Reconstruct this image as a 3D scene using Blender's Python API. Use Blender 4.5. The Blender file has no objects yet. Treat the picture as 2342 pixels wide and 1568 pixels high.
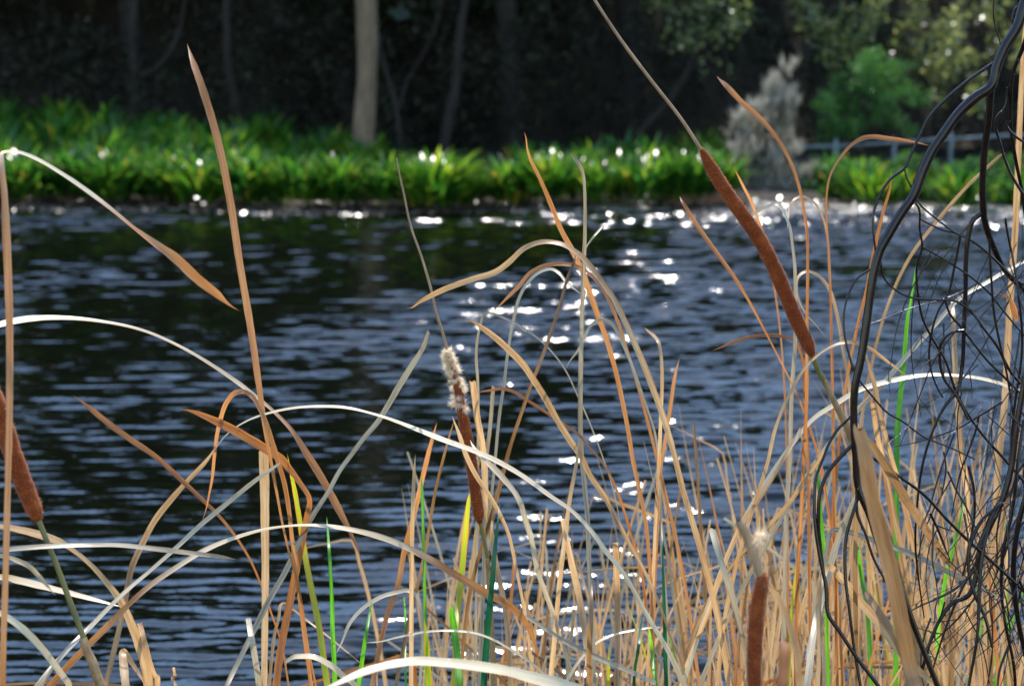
import bpy, math, random
import numpy as np
from mathutils import Vector, Matrix

random.seed(7)
rng = np.random.default_rng(11)
scene = bpy.context.scene
COL = scene.collection
R = math.radians

# ------------------------------------------------------------------ camera, sky, sun, exposure
CAM_Z = 2.0
FPX = 4554.0                     # focal length in the pixels of the traced picture (2342 wide)
CX, CY = 1171.0, 784.0
PITCH = math.atan((784 - 118) / FPX)
cam_d = bpy.data.cameras.new('camera')
cam = bpy.data.objects.new('camera', cam_d)
COL.objects.link(cam)
cam.location = (0, 0, CAM_Z)
cam.rotation_euler = (R(90) - PITCH, 0, 0)
cam_d.sensor_width = 36
cam_d.lens = 36 * FPX / 2342
cam_d.clip_end = 600
cam_d.clip_start = 0.05
cam_d.dof.use_dof = True
cam_d.dof.focus_distance = 3.6
cam_d.dof.aperture_fstop = 5.0
scene.camera = cam

SUN_EL, SUN_AZ = 58.0, 2.0       # azimuth clockwise from +Y
world = bpy.data.worlds.new('World')
scene.world = world
world.use_nodes = True
wn = world.node_tree
for n in list(wn.nodes):
    wn.nodes.remove(n)
wo = wn.nodes.new('ShaderNodeOutputWorld')
bg = wn.nodes.new('ShaderNodeBackground')
sky = wn.nodes.new('ShaderNodeTexSky')
sky.sky_type = 'NISHITA'
sky.sun_disc = False
sky.sun_elevation = R(SUN_EL)
sky.sun_rotation = R(SUN_AZ)
sky.air_density = 1.5
sky.ozone_density = 5.5
sky.dust_density = 0.3
bg.inputs['Strength'].default_value = 0.15
wn.links.new(sky.outputs[0], bg.inputs[0])
wn.links.new(bg.outputs[0], wo.inputs[0])
sun_d = bpy.data.lights.new('sun', 'SUN')
sun_d.energy = 2.4
sun_d.angle = R(0.53)
sun_d.color = (1.0, 0.95, 0.87)
sun = bpy.data.objects.new('sun', sun_d)
COL.objects.link(sun)
sun.rotation_euler = (-R(90 - SUN_EL), 0, -R(SUN_AZ))
sun.location = (0, 60, 70)

vs = scene.view_settings
vs.view_transform = 'Standard'
vs.look = 'None'
vs.gamma = 1.0
vs.use_curve_mapping = False
vs.exposure = 1.75
cy = scene.cycles
cy.use_denoising = True
cy.max_bounces = 6
cy.diffuse_bounces = 3
cy.glossy_bounces = 3
cy.transmission_bounces = 4
cy.sample_clamp_direct = 40
cy.sample_clamp_indirect = 4
cy.caustics_reflective = False
cy.caustics_refractive = False

CAM_M = Matrix.Rotation(R(90) - PITCH, 3, 'X')


def at(x, y, d):
    """picture position + distance along +Y -> world point"""
    v = CAM_M @ Vector(((x - CX) / FPX, -(y - CY) / FPX, -1.0))
    return Vector((0, 0, CAM_Z)) + v * (d / v.y)


# ------------------------------------------------------------------ materials
def lin(r, g, b):
    f = lambda c: c / 12.92 if c <= 0.04045 else ((c + 0.055) / 1.055) ** 2.4
    return (f(r / 255), f(g / 255), f(b / 255), 1)


class NT:
    def __init__(s, name):
        s.m = bpy.data.materials.new(name)
        s.m.use_nodes = True
        s.t = s.m.node_tree
        for n in list(s.t.nodes):
            s.t.nodes.remove(n)
        s.out = s.n('ShaderNodeOutputMaterial')

    def n(s, typ, **kw):
        o = s.t.nodes.new(typ)
        for k, v in kw.items():
            if k.startswith('i_'):
                key = k[2:].replace('_', ' ')
                o.inputs[key].default_value = v
            else:
                setattr(o, k, v)
        return o

    def l(s, a, b):
        s.t.links.new(a, b)

    def noise(s, vec, scale, detail=3, rough=0.55):
        n = s.n('ShaderNodeTexNoise')
        n.inputs['Scale'].default_value = scale
        n.inputs['Detail'].default_value = detail
        n.inputs['Roughness'].default_value = rough
        if vec is not None:
            s.l(vec, n.inputs['Vector'])
        return n.outputs['Fac']

    def ramp(s, fac, stops):
        n = s.n('ShaderNodeValToRGB')
        e = n.color_ramp.elements
        while len(e) < len(stops):
            e.new(0.5)
        for k, (p, c) in enumerate(stops):
            e[k].position = p
            e[k].color = c if len(c) == 4 else (*c, 1)
        s.l(fac, n.inputs[0])
        return n.outputs[0]

    def mapping(s, vec, scale):
        n = s.n('ShaderNodeMapping')
        n.inputs['Scale'].default_value = scale
        s.l(vec, n.inputs['Vector'])
        return n.outputs[0]

    def math(s, op, a, b):
        n = s.n('ShaderNodeMath', operation=op)
        for k, v in enumerate((a, b)):
            if isinstance(v, (int, float)):
                n.inputs[k].default_value = v
            else:
                s.l(v, n.inputs[k])
        return n.outputs[0]

    def mix(s, fac, a, b):
        n = s.n('ShaderNodeMix', data_type='RGBA')
        for sock, v in ((n.inputs[0], fac), (n.inputs[6], a), (n.inputs[7], b)):
            if isinstance(v, (int, float)):
                sock.default_value = v
            elif isinstance(v, tuple):
                sock.default_value = v
            else:
                s.l(v, sock)
        return n.outputs[2]


def leaf_mat(name, c1, c2, c3, trans=0.5, rough=0.38, spec=0.5, spots=0.0, spotc=(0.12, 0.07, 0.04, 1), edge=None, tip=None):
    """ribbon leaf: u across, v along (metres); long fibres, blotches, a little per-object shift"""
    g = NT(name)
    uv = g.n('ShaderNodeUVMap').outputs[0]
    oi = g.n('ShaderNodeObjectInfo')
    sh = g.n('ShaderNodeVectorMath', operation='ADD')
    cmb = g.n('ShaderNodeCombineXYZ')
    g.l(g.math('MULTIPLY', oi.outputs['Random'], 40.0), cmb.inputs[1])
    g.l(uv, sh.inputs[0])
    g.l(cmb.outputs[0], sh.inputs[1])
    vec = sh.outputs[0]
    fib = g.noise(g.mapping(vec, (6, 2.0, 1)), 1.0, 5, 0.7)
    blot = g.noise(g.mapping(vec, (1.2, 7.0, 1)), 1.0, 4, 0.6)
    f = g.math('ADD', g.math('MULTIPLY', g.math('ADD', g.math('MULTIPLY', fib, 1.7), -0.35), 0.5), g.math('MULTIPLY', g.math('ADD', g.math('MULTIPLY', blot, 1.7), -0.35), 0.6))
    f = g.math('ADD', f, g.math('MULTIPLY', g.math('SUBTRACT', oi.outputs['Random'], 0.5), 0.22))
    col = g.ramp(f, [(0.30, c1), (0.55, c2), (0.78, c3)])
    if edge:
        sep = g.n('ShaderNodeSeparateXYZ')
        g.l(uv, sep.inputs[0])
        e = g.math('MULTIPLY', g.math('ABSOLUTE', g.math('SUBTRACT', sep.outputs[0], 0.5), 0), 2.0)
        e = g.math('MULTIPLY', g.math('POWER', e, 2.2), g.math('MULTIPLY', blot, 1.6))
        col = g.mix(e, col, edge)
    if spots:
        sp = g.noise(g.mapping(vec, (3, 26, 1)), 1.0, 4, 0.6)
        sp = g.ramp(sp, [(0.60, (0, 0, 0)), (0.70, (1, 1, 1))])
        col = g.mix(g.math('MULTIPLY', sp, spots), col, spotc)
    if tip:      # through-light orange painted near the tip, optionally also beyond a second length
        sep = g.n('ShaderNodeSeparateXYZ')
        g.l(uv, sep.inputs[0])
        lo, hi = tip[1]
        v = g.math('ADD', sep.outputs[1], g.math('MULTIPLY', g.math('SUBTRACT', blot, 0.5), 0.08))
        m1 = g.n('ShaderNodeMapRange')
        m1.inputs[1].default_value, m1.inputs[2].default_value = lo, lo + .1
        m1.inputs[3].default_value, m1.inputs[4].default_value = 1, 0
        g.l(v, m1.inputs[0])
        m2 = g.n('ShaderNodeMapRange')
        m2.inputs[1].default_value, m2.inputs[2].default_value = hi, hi + .1
        g.l(v, m2.inputs[0])
        tc_ = g.ramp(f, [(0.30, tip[0][0]), (0.55, tip[0][1]), (0.78, tip[0][2])])
        col = g.mix(g.math('MINIMUM', g.math('ADD', m1.outputs[0], m2.outputs[0]), 1.0), col, tc_)
    bump = g.n('ShaderNodeBump')
    bump.inputs['Strength'].default_value = 0.35
    bump.inputs['Distance'].default_value = 0.001
    g.l(fib, bump.inputs['Height'])
    p = g.n('ShaderNodeBsdfPrincipled')
    p.inputs['Roughness'].default_value = rough
    p.inputs['Specular IOR Level'].default_value = spec
    g.l(col, p.inputs['Base Color'])
    g.l(bump.outputs[0], p.inputs['Normal'])
    t = g.n('ShaderNodeBsdfTranslucent')
    g.l(col, t.inputs['Color'])
    mx = g.n('ShaderNodeMixShader')
    mx.inputs[0].default_value = trans
    g.l(p.outputs[0], mx.inputs[1])
    g.l(t.outputs[0], mx.inputs[2])
    g.l(mx.outputs[0], g.out.inputs[0])
    return g.m


def foliage_mat(name, stops, trans=0.5, rough=0.35, spec=0.5, vary=None):
    """leaf mass: colour differs from leaf to leaf"""
    g = NT(name)
    geo = g.n('ShaderNodeNewGeometry')
    col = g.ramp(geo.outputs['Random Per Island'], stops)
    if vary:
        nf = g.noise(g.mapping(geo.outputs['Position'], (1, 1, .3)), vary, 2, 0.5)
        tone = g.ramp(nf, [(0.36, (0.45, 0.6, 0.75)), (0.5, (1, 1, 1)), (0.64, (1.5, 1.2, 0.85))])
        mt = g.n('ShaderNodeMix', data_type='RGBA', blend_type='MULTIPLY')
        mt.inputs[0].default_value = 1.0
        g.l(col, mt.inputs[6])
        g.l(tone, mt.inputs[7])
        col = mt.outputs[2]
    p = g.n('ShaderNodeBsdfPrincipled')
    p.inputs['Roughness'].default_value = rough
    p.inputs['Specular IOR Level'].default_value = spec
    g.l(col, p.inputs['Base Color'])
    t = g.n('ShaderNodeBsdfTranslucent')
    g.l(col, t.inputs['Color'])
    mx = g.n('ShaderNodeMixShader')
    mx.inputs[0].default_value = trans
    g.l(p.outputs[0], mx.inputs[1])
    g.l(t.outputs[0], mx.inputs[2])
    g.l(mx.outputs[0], g.out.inputs[0])
    return g.m


def solid_mat(name, c1, c2, scale=20, rough=0.6, spec=0.4, bump=0.3, dist=0.002, stretch=(1, 1, 1), stops=None):
    g = NT(name)
    tc = g.n('ShaderNodeTexCoord')
    v = g.mapping(tc.outputs['Object'], stretch)
    f = g.noise(v, scale, 5, 0.65)
    col = g.ramp(f, stops or [(0.3, c1), (0.7, c2)])
    b = g.n('ShaderNodeBump')
    b.inputs['Strength'].default_value = bump
    b.inputs['Distance'].default_value = dist
    g.l(f, b.inputs['Height'])
    p = g.n('ShaderNodeBsdfPrincipled')
    p.inputs['Roughness'].default_value = rough
    p.inputs['Specular IOR Level'].default_value = spec
    g.l(col, p.inputs['Base Color'])
    g.l(b.outputs[0], p.inputs['Normal'])
    g.l(p.outputs[0], g.out.inputs[0])
    return g.m


M = {}
M['tan'] = leaf_mat('tan_dry_leaf', lin(138, 98, 58), lin(184, 142, 94), lin(206, 170, 124), 0.5, spots=0.6)
M['orange'] = leaf_mat('orange_dry_leaf', lin(132, 76, 36), lin(172, 110, 58), lin(192, 134, 82), 0.52, spots=0.4)
M['brown'] = leaf_mat('brown_dry_leaf', lin(92, 62, 36), lin(138, 100, 60), lin(160, 122, 80), 0.45, spots=0.3)
M['grey'] = leaf_mat('grey_dry_leaf', lin(116, 98, 74), lin(160, 142, 112), lin(188, 170, 140), 0.32, spots=0.35, spotc=(0.2, 0.15, 0.1, 1))
M['pale'] = leaf_mat('pale_dry_leaf', lin(160, 134, 96), lin(192, 168, 130), lin(212, 192, 156), 0.3, rough=0.32, spots=0.3, spotc=(0.3, 0.22, 0.14, 1))
_or = (lin(132, 76, 36), lin(172, 110, 58), lin(192, 134, 82))
_pa = (lin(160, 134, 96), lin(192, 168, 130), lin(212, 192, 156))
for k_, lo_, hi_ in (('tipped', .30, 9), ('tipped_fold', .27, .50), ('tipped_foot', .34, .82)):
    M[k_] = leaf_mat('pale_leaf_backlit_tip', *_pa, 0.36, spots=0.4, tip=(_or, (lo_, hi_)))  # sunlit pale and shine-through orange painted by length along the blade
M['green'] = leaf_mat('green_leaf', lin(58, 118, 22), lin(96, 160, 34), lin(128, 180, 52), 0.55, rough=0.35)
M['ygreen'] = leaf_mat('yellow_green_leaf', lin(112, 150, 22), lin(150, 174, 34), lin(190, 180, 50), 0.55, edge=lin(214, 130, 40))
M['dgreen'] = leaf_mat('deep_green_leaf', lin(18, 66, 40), lin(28, 88, 54), lin(46, 104, 66), 0.35, rough=0.35)
M['stem'] = solid_mat('olive_stem', lin(70, 66, 20), lin(116, 104, 40), 30, 0.45, 0.5, 0.2, 0.001, (1, 1, .15))
M['spire'] = solid_mat('dry_spire', lin(120, 84, 54), lin(170, 132, 94), 60, 0.5, 0.5, 0.4, 0.001, (1, 1, .2))
M['bark'] = solid_mat('dark_twig_bark', lin(18, 10, 7), lin(42, 27, 21), 60, 0.2, 0.3, 0.3, 0.0008, (1, 1, .35))
M['twig'] = solid_mat('thin_twig_bark', lin(20, 12, 8), lin(52, 34, 26), 70, 0.24, 0.32, 0.5, 0.001, (1, 1, .35))


def velvet(name, c1, c2, c3):
    g = NT(name)
    tc = g.n('ShaderNodeTexCoord')
    f = g.noise(tc.outputs['Object'], 520, 3, 0.7)
    f2 = g.noise(tc.outputs['Object'], 40, 3, 0.6)
    col = g.ramp(g.math('ADD', g.math('MULTIPLY', f, 0.65), g.math('MULTIPLY', f2, 0.35)), [(0.3, c1), (0.5, c2), (0.68, c3)])
    b = g.n('ShaderNodeBump')
    b.inputs['Strength'].default_value = 0.9
    b.inputs['Distance'].default_value = 0.0010
    g.l(f, b.inputs['Height'])
    p = g.n('ShaderNodeBsdfPrincipled')
    p.inputs['Roughness'].default_value = 0.9
    p.inputs['Specular IOR Level'].default_value = 0.15
    p.inputs['Sheen Weight'].default_value = 0.25
    p.inputs['Sheen Roughness'].default_value = 0.4
    p.inputs['Sheen Tint'].default_value = (1.0, 0.72, 0.48, 1)
    g.l(col, p.inputs['Base Color'])
    g.l(b.outputs[0], p.inputs['Normal'])
    g.l(p.outputs[0], g.out.inputs[0])
    return g.m


M['velvet'] = velvet('brown_seed_velvet', lin(64, 24, 8), lin(116, 50, 18), lin(164, 86, 38))
M['fluff'] = foliage_mat('seed_fluff', [(0, lin(232, 190, 140)), (0.5, lin(252, 234, 200)), (1, lin(255, 250, 236))], 0.6, 0.5, 0.3)
M['fuzz'] = foliage_mat('seed_fuzz', [(0, lin(140, 66, 28)), (0.75, lin(180, 104, 52)), (1, lin(236, 214, 180))], 0.6, 0.5, 0.3)

M['strap'] = foliage_mat('strap_leaf', [(0, (0.016, 0.075, 0.010)), (0.42, (0.035, 0.13, 0.012)), (0.72, (0.085, 0.21, 0.014)), (0.93, (0.17, 0.27, 0.02)), (1, (0.38, 0.27, 0.03))], 0.6, 0.26, 0.4, vary=0.9)
M['shrub'] = foliage_mat('low_shrub_leaf', [(0, (0.03, 0.085, 0.015)), (0.6, (0.055, 0.15, 0.02)), (0.92, (0.1, 0.2, 0.03)), (1, (0.26, 0.26, 0.04))], 0.5, 0.25, 0.7)
M['silver'] = foliage_mat('silver_leaf', [(0, (0.2, 0.18, 0.13)), (0.6, (0.36, 0.33, 0.26)), (1, (0.5, 0.47, 0.38))], 0.4, 0.5, 0.4)
M['bushy'] = foliage_mat('bushy_leaf', [(0, (0.03, 0.095, 0.014)), (0.6, (0.06, 0.175, 0.028)), (1, (0.12, 0.25, 0.045))], 0.55, 0.35, 0.5)
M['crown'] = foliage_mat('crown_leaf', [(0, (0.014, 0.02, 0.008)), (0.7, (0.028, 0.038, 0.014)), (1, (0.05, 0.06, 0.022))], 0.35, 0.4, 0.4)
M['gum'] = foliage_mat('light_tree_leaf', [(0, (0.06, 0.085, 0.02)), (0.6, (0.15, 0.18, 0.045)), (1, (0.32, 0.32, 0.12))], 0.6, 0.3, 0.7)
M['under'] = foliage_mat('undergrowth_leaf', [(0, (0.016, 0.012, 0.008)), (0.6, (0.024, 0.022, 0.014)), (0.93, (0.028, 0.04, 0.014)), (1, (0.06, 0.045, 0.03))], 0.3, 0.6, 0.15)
M['drygrass'] = foliage_mat('dry_grass_blade', [(0, lin(170, 130, 104)), (0.6, lin(206, 170, 140)), (1, lin(226, 204, 178))], 0.45, 0.4, 0.5)
M['palebark'] = solid_mat('pale_bark', lin(82, 66, 48), lin(122, 102, 80), 3, 0.8, 0.2, 0.6, 0.02, (3, 3, .7))
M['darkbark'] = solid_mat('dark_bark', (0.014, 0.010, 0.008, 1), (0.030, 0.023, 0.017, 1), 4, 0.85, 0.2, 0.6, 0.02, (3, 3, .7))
M['metal'] = solid_mat('grey_rail_paint', lin(70, 80, 82), lin(98, 106, 108), 6, 0.45, 0.5, 0.1)
M['ground'] = solid_mat('leafy_soil', (0.02, 0.016, 0.011, 1), (0.045, 0.035, 0.024, 1), 1.3, 0.95, 0.15, 0.5, 0.05)
M['mud'] = solid_mat('wet_silt', (0.10, 0.08, 0.06, 1), (0.36, 0.32, 0.27, 1), 16, 0.16, 0.7, 1.0, 0.02, (1, 2.0, 1))


def water_mat():
    g = NT('pond_water')
    tc = g.n('ShaderNodeTexCoord')
    v = g.mapping(tc.outputs['Object'], (1.0, 2.2, 1))
    n1 = g.noise(v, 9.0, 2, 0.5)
    n2 = g.noise(v, 26.0, 2, 0.5)
    h = g.math('ADD', g.math('MULTIPLY', n1, 1.0), g.math('MULTIPLY', n2, 0.3))
    b = g.n('ShaderNodeBump')
    b.inputs['Strength'].default_value = 0.16
    b.inputs['Distance'].default_value = 0.02
    g.l(h, b.inputs['Height'])
    p = g.n('ShaderNodeBsdfPrincipled')
    p.inputs['Base Color'].default_value = (0.0016, 0.002, 0.0010, 1)
    p.inputs['Roughness'].default_value = 0.04
    p.inputs['IOR'].default_value = 1.38
    g.l(b.outputs[0], p.inputs['Normal'])
    g.l(p.outputs[0], g.out.inputs[0])
    return g.m


M['water'] = water_mat()


# ------------------------------------------------------------------ mesh helpers
def mesh_np(name, verts, faces, mat, smooth=True, uv=None):
    """verts (n,3), faces list of tuples or (m,k) array"""
    me = bpy.data.meshes.new(name)
    verts = np.asarray(verts, dtype=np.float32)
    if isinstance(faces, np.ndarray):
        m, k = faces.shape
        me.vertices.add(len(verts))
        me.vertices.foreach_set('co', verts.ravel())
        me.loops.add(m * k)
        me.loops.foreach_set('vertex_index', faces.astype(np.int32).ravel())
        me.polygons.add(m)
        me.polygons.foreach_set('loop_start', np.arange(0, m * k, k, dtype=np.int32))
        me.polygons.foreach_set('loop_total', np.full(m, k, dtype=np.int32))
        me.update(calc_edges=True)
    else:
        me.from_pydata([tuple(v) for v in verts], [], faces)
    if uv is not None:
        ul = me.uv_layers.new(name='UVMap')
        idx = np.empty(len(me.loops), dtype=np.int32)
        me.loops.foreach_get('vertex_index', idx)
        ul.data.foreach_set('uv', np.asarray(uv, dtype=np.float32)[idx].ravel())
    if smooth:
        me.polygons.foreach_set('use_smooth', np.ones(len(me.polygons), dtype=bool))
    me.materials.append(mat)
    me.validate()
    return me


def obj(name, me, parent=None, loc=None):
    o = bpy.data.objects.new(name, me)
    COL.objects.link(o)
    if parent:
        o.parent = parent
    if loc is not None:
        o.location = loc
    return o


def tag(o, label=None, cat=None, group=None, kind=None):
    if label: o['label'] = label
    if cat: o['category'] = cat
    if group: o['group'] = group
    if kind: o['kind'] = kind
    return o


def empty(name, loc=(0, 0, 0)):
    o = bpy.data.objects.new(name, None)
    COL.objects.link(o)
    o.location = loc
    return o


def catmull(P, n=6):
    """P (k,c) control rows -> smooth rows; spacing-aware tangents, so uneven control points make no kinks"""
    P = np.asarray(P, dtype=float)
    if len(P) < 3:
        t = np.linspace(0, 1, n * 2)[:, None]
        return P[0] * (1 - t) + P[-1] * t
    d = np.maximum(np.linalg.norm(np.diff(P[:, :3], axis=0), axis=1), 1e-6)
    v = np.diff(P, axis=0) / d[:, None]
    m = np.empty_like(P)
    m[1:-1] = (v[:-1] * d[1:, None] + v[1:] * d[:-1, None]) / (d[1:] + d[:-1])[:, None]
    m[0], m[-1] = v[0], v[-1]
    out = []
    for i in range(len(P) - 1):
        for t in np.linspace(0, 1, n, endpoint=False):
            t2, t3 = t * t, t ** 3
            out.append((2 * t3 - 3 * t2 + 1) * P[i] + (t3 - 2 * t2 + t) * d[i] * m[i] + (3 * t2 - 2 * t3) * P[i + 1] + (t3 - t2) * d[i] * m[i + 1])
    out.append(P[-1])
    return np.array(out)


def tangents(P):
    T = np.gradient(P, axis=0)
    return T / np.maximum(np.linalg.norm(T, axis=1), 1e-9)[:, None]


def ribbon(P, W, N, curl=0.07):
    """curved leaf sheet: centre line P, full widths W, normals N -> verts, faces, uv"""
    T = tangents(P)
    S = np.cross(T, N)
    S /= np.maximum(np.linalg.norm(S, axis=1), 1e-9)[:, None]
    N = np.cross(S, T)
    us = np.array([-0.5, -0.27, 0.0, 0.27, 0.5])
    k = len(us)
    V = P[:, None, :] + S[:, None, :] * (us[None, :, None] * W[:, None, None]) + N[:, None, :] * ((curl * (4 * us ** 2 - 0.5))[None, :, None] * W[:, None, None])
    L = np.concatenate([[0], np.cumsum(np.linalg.norm(np.diff(P, axis=0), axis=1))])
    uv = np.stack([np.repeat((us + 0.5)[None, :], len(P), 0), np.repeat(L[:, None], k, 1)], -1)
    n = len(P)
    a = (np.arange(n - 1)[:, None] * k + np.arange(k - 1)[None, :]).ravel()
    F = np.stack([a, a + 1, a + k + 1, a + k], 1)
    return V.reshape(-1, 3), F, uv.reshape(-1, 2)


def tube(P, Rr, sides=8, cap=True):
    P = np.asarray(P, float)
    T = tangents(P)
    ref = np.array([0.31, 0.9, 0.27])
    A = np.cross(T, ref)
    A /= np.maximum(np.linalg.norm(A, axis=1), 1e-9)[:, None]
    B = np.cross(T, A)
    th = np.linspace(0, 2 * np.pi, sides, endpoint=False)
    V = P[:, None, :] + (A[:, None, :] * np.cos(th)[None, :, None] + B[:, None, :] * np.sin(th)[None, :, None]) * np.asarray(Rr)[:, None, None]
    n = len(P)
    F = []
    i, j = np.meshgrid(np.arange(n - 1), np.arange(sides), indexing='ij')
    j2 = (j + 1) % sides
    F = np.stack([i * sides + j, i * sides + j2, (i + 1) * sides + j2, (i + 1) * sides + j], -1).reshape(-1, 4)
    return V.reshape(-1, 3), F


def merge(parts):
    V, F, o = [], [], 0
    for v, f in parts:
        V.append(v)
        F.append(f + o)
        o += len(v)
    return np.vstack(V), np.vstack(F)


def smoothnoise(t, seed, freq):
    r = np.random.default_rng(seed)
    s = np.zeros_like(t)
    for k in range(4):
        s += np.sin(t * freq * (1 + k * 0.8) + r.uniform(0, 6.28)) * r.uniform(0.4, 1) / (1 + k)
    return s


# ------------------------------------------------------------------ terrain
def shore_y(x):
    return 25.3 - 0.075 * np.clip(x, -12, 12) + 0.25 * np.sin(x * 0.9) + 0.12 * np.sin(x * 2.7 + 1)


def ground_z(x, y):
    x = np.asarray(x, float)
    y = np.asarray(y, float)
    s = y - shore_y(x)
    lf = 1 / (1 + np.exp((x + 3.0) / 0.7))
    slope = 0.02 + 0.045 * lf
    far = 0.06 + slope * np.clip(s, 0, 9) + 1.25 * np.clip(y - 38, 0, 7.5) + 0.08 * np.sin(x * 0.7) * np.clip(s, 0, 1)  # steep hill behind the wood is added to keep it shaded
    near = np.where(y < 5.0, 0.05 + 0.02 * np.sin(x * 3 + y * 2) + np.clip(0.5 - y, 0, 8) * 0.03, 0.05 - np.clip(y - 5.0, 0, 1.5) * 0.5)
    bed = np.full_like(y, -0.7)
    z = np.where(s > 0, far, np.where(y < 6.5, near, bed))
    z = np.where((s <= 0) & (s > -1.5), np.maximum(bed, 0.06 + s * 0.5), z)
    return z


xs = np.concatenate([np.linspace(-250, -24, 24), np.linspace(-22, 22, 130), np.linspace(24, 250, 24)])
ys = np.concatenate([np.linspace(-200, -6, 14), np.linspace(-5, 8, 40), np.linspace(9, 21, 6), np.linspace(22, 40, 90), np.linspace(41, 84, 36), np.linspace(90, 300, 10)])
X, Y = np.meshgrid(xs, ys)
Z = ground_z(X, Y)
n0, n1 = X.shape
a = (np.arange(n0 - 1)[:, None] * n1 + np.arange(n1 - 1)[None, :]).ravel()
F = np.stack([a, a + 1, a + n1 + 1, a + n1], 1)
tag(obj('ground', mesh_np('ground', np.stack([X, Y, Z], -1).reshape(-1, 3), F, M['ground'])), kind='structure')

# ------------------------------------------------------------------ water: rippled sheet
NW = 90
lam = np.exp(rng.uniform(np.log(0.065), np.log(0.6), NW))
ang = rng.normal(0, 0.19, NW) + np.where(rng.random(NW) < 0.5, 0.03, -0.08)
kk = 2 * np.pi / lam
kx, ky = kk * np.sin(ang), kk * np.cos(ang)
slope = 0.041 * (lam / 0.3) ** -0.05 * rng.uniform(0.5, 1.3, NW)
slope *= np.where(lam > 0.3, 0.6, np.where(lam < 0.18, 1.15, 1.0))
amp = slope / kk
ph = rng.uniform(0, 6.28, NW)
yr = 4.2 * np.exp(np.arange(0, math.log(27.5 / 4.2), 0.0010))
ur = np.concatenate([-np.geomspace(3.0, 0.45, 16)[:-1], np.linspace(-0.45, 0.45, 320), np.geomspace(0.45, 3.0, 16)[1:]])
WX = (ur[None, :] * (yr[:, None] + 3))
WY = np.repeat(yr[:, None], len(ur), 1)
H = np.zeros_like(WX)
spac = yr[:, None] * 0.0010
for i in range(NW):
    att = np.clip((lam[i] / spac - 2.0) / 2.0, 0, 1)
    H += att * amp[i] * np.cos(kx[i] * WX + ky[i] * WY + ph[i])
gust = 0.85 + 0.22 * np.sin(WX * 0.55 + 0.6 + 0.2 * WY) * np.sin(WY * 0.33 + 0.9) + 0.18 * np.sin(WX * 1.3 - WY * 0.7) + 0.28 * np.tanh(WX * 0.5)
shal = 1 / (1 + np.exp(-(WY - 22.7) / 0.35)) * (1 / (1 + np.exp(-(WX - 1.6) / .5)) + 0.7 / (1 + np.exp((WX + 1.8) / .5)) + .25)
gust = np.clip(gust, 0.45, 1.4) * np.interp(WY, [6, 10, 16, 21], [.80, .86, .98, 1.1]) * (1 + 1.3 * shal)      # wind ripples piling up in the shallows
edge = (np.abs(ur) > 0.46)[None, :]
H = np.where(edge, 0, H * gust)
n0, n1 = WX.shape
a = (np.arange(n0 - 1)[:, None] * n1 + np.arange(n1 - 1)[None, :]).ravel()
F = np.stack([a, a + 1, a + n1 + 1, a + n1], 1)
tag(obj('water', mesh_np('water', np.stack([WX, WY, H], -1).reshape(-1, 3), F, M['water'])), kind='structure')

# wet silt margin along the far waterline
mx_ = np.linspace(-16, 16, 260)
sv = np.linspace(0, 1, 14)
MX, SV = np.meshgrid(mx_, sv, indexing='ij')
wid = 0.06 + 0.5 / (1 + np.exp(-(MX - 1.6) / 0.8)) + 0.12 * np.sin(MX * 1.7) + 0.1 * np.sin(MX * 4.1 + 2)
sy = shore_y(MX) + 0.45
MY = sy - SV * (wid + 0.6)
MZ = 0.075 - 0.10 * SV ** 1.4 + 0.012 * np.sin(MX * 9 + SV * 7) * np.sin(SV * 11 + MX * 3)
MZ = np.maximum(MZ, np.where(SV < 0.3, ground_z(MX, MY) + 0.006, -1))
n0, n1 = MX.shape
a = (np.arange(n0 - 1)[:, None] * n1 + np.arange(n1 - 1)[None, :]).ravel()
F = np.stack([a, a + n1, a + n1 + 1, a + 1], 1)
tag(obj('mud_shore', mesh_np('mud_shore', np.stack([MX, MY, MZ], -1).reshape(-1, 3), F, M['mud'])), kind='structure')


npb = 10500
px_ = np.where(rng.random(npb) < .55, rng.uniform(-11, -.8, npb), rng.uniform(-.8, 12, npb))
py_ = shore_y(px_) + rng.uniform(-.6, .7, npb)
kr = np.arange(npb) > 5200          # flakes added on the shallows as stand-in water glitter, most below the rail fence
px_ = np.where(kr, np.where(rng.random(npb) < .72, rng.uniform(2.0, 11, npb), rng.uniform(-9, -1.6, npb)), px_)
py_ = np.where(kr, shore_y(px_) - np.where(px_ > 0, rng.uniform(.2, 2.0, npb), rng.uniform(-.1, .9, npb)), py_)
pz_ = np.maximum(ground_z(px_, py_), 0.0) + rng.uniform(.004, .03, npb)
sz = np.exp(rng.normal(math.log(.036), .35, npb))
nx_, ny_ = rng.normal(0, .3, npb), rng.normal(-.2, .3, npb)  # tilt set so that the flakes throw sun glints
az_ = rng.uniform(0, 6.28, npb)
ax = np.stack([np.cos(az_), np.sin(az_), -(nx_ * np.cos(az_) + ny_ * np.sin(az_))], -1)
bx = np.stack([-np.sin(az_), np.cos(az_), nx_ * np.sin(az_) - ny_ * np.cos(az_)], -1)
PC = np.stack([px_, py_, pz_], -1)
PV = np.stack([PC - ax * sz[:, None], PC - bx * sz[:, None] * .4, PC + ax * sz[:, None], PC + bx * sz[:, None] * .4], 1).reshape(-1, 3)
PF = (np.arange(npb)[:, None] * 4) + np.arange(4)[None]
tag(obj('litter_glint_flakes', mesh_np('litter_glint_flakes', PV, PF, foliage_mat('wet_glint_flakes', [(0, (.05, .03, .02)), (.6, (.13, .085, .06)), (1, (.26, .2, .16))], 0.2, 0.2, 0.9), smooth=False)),
    'wet leaf litter and added glint flakes along the far waterline', 'leaf litter', kind='stuff')

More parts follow.
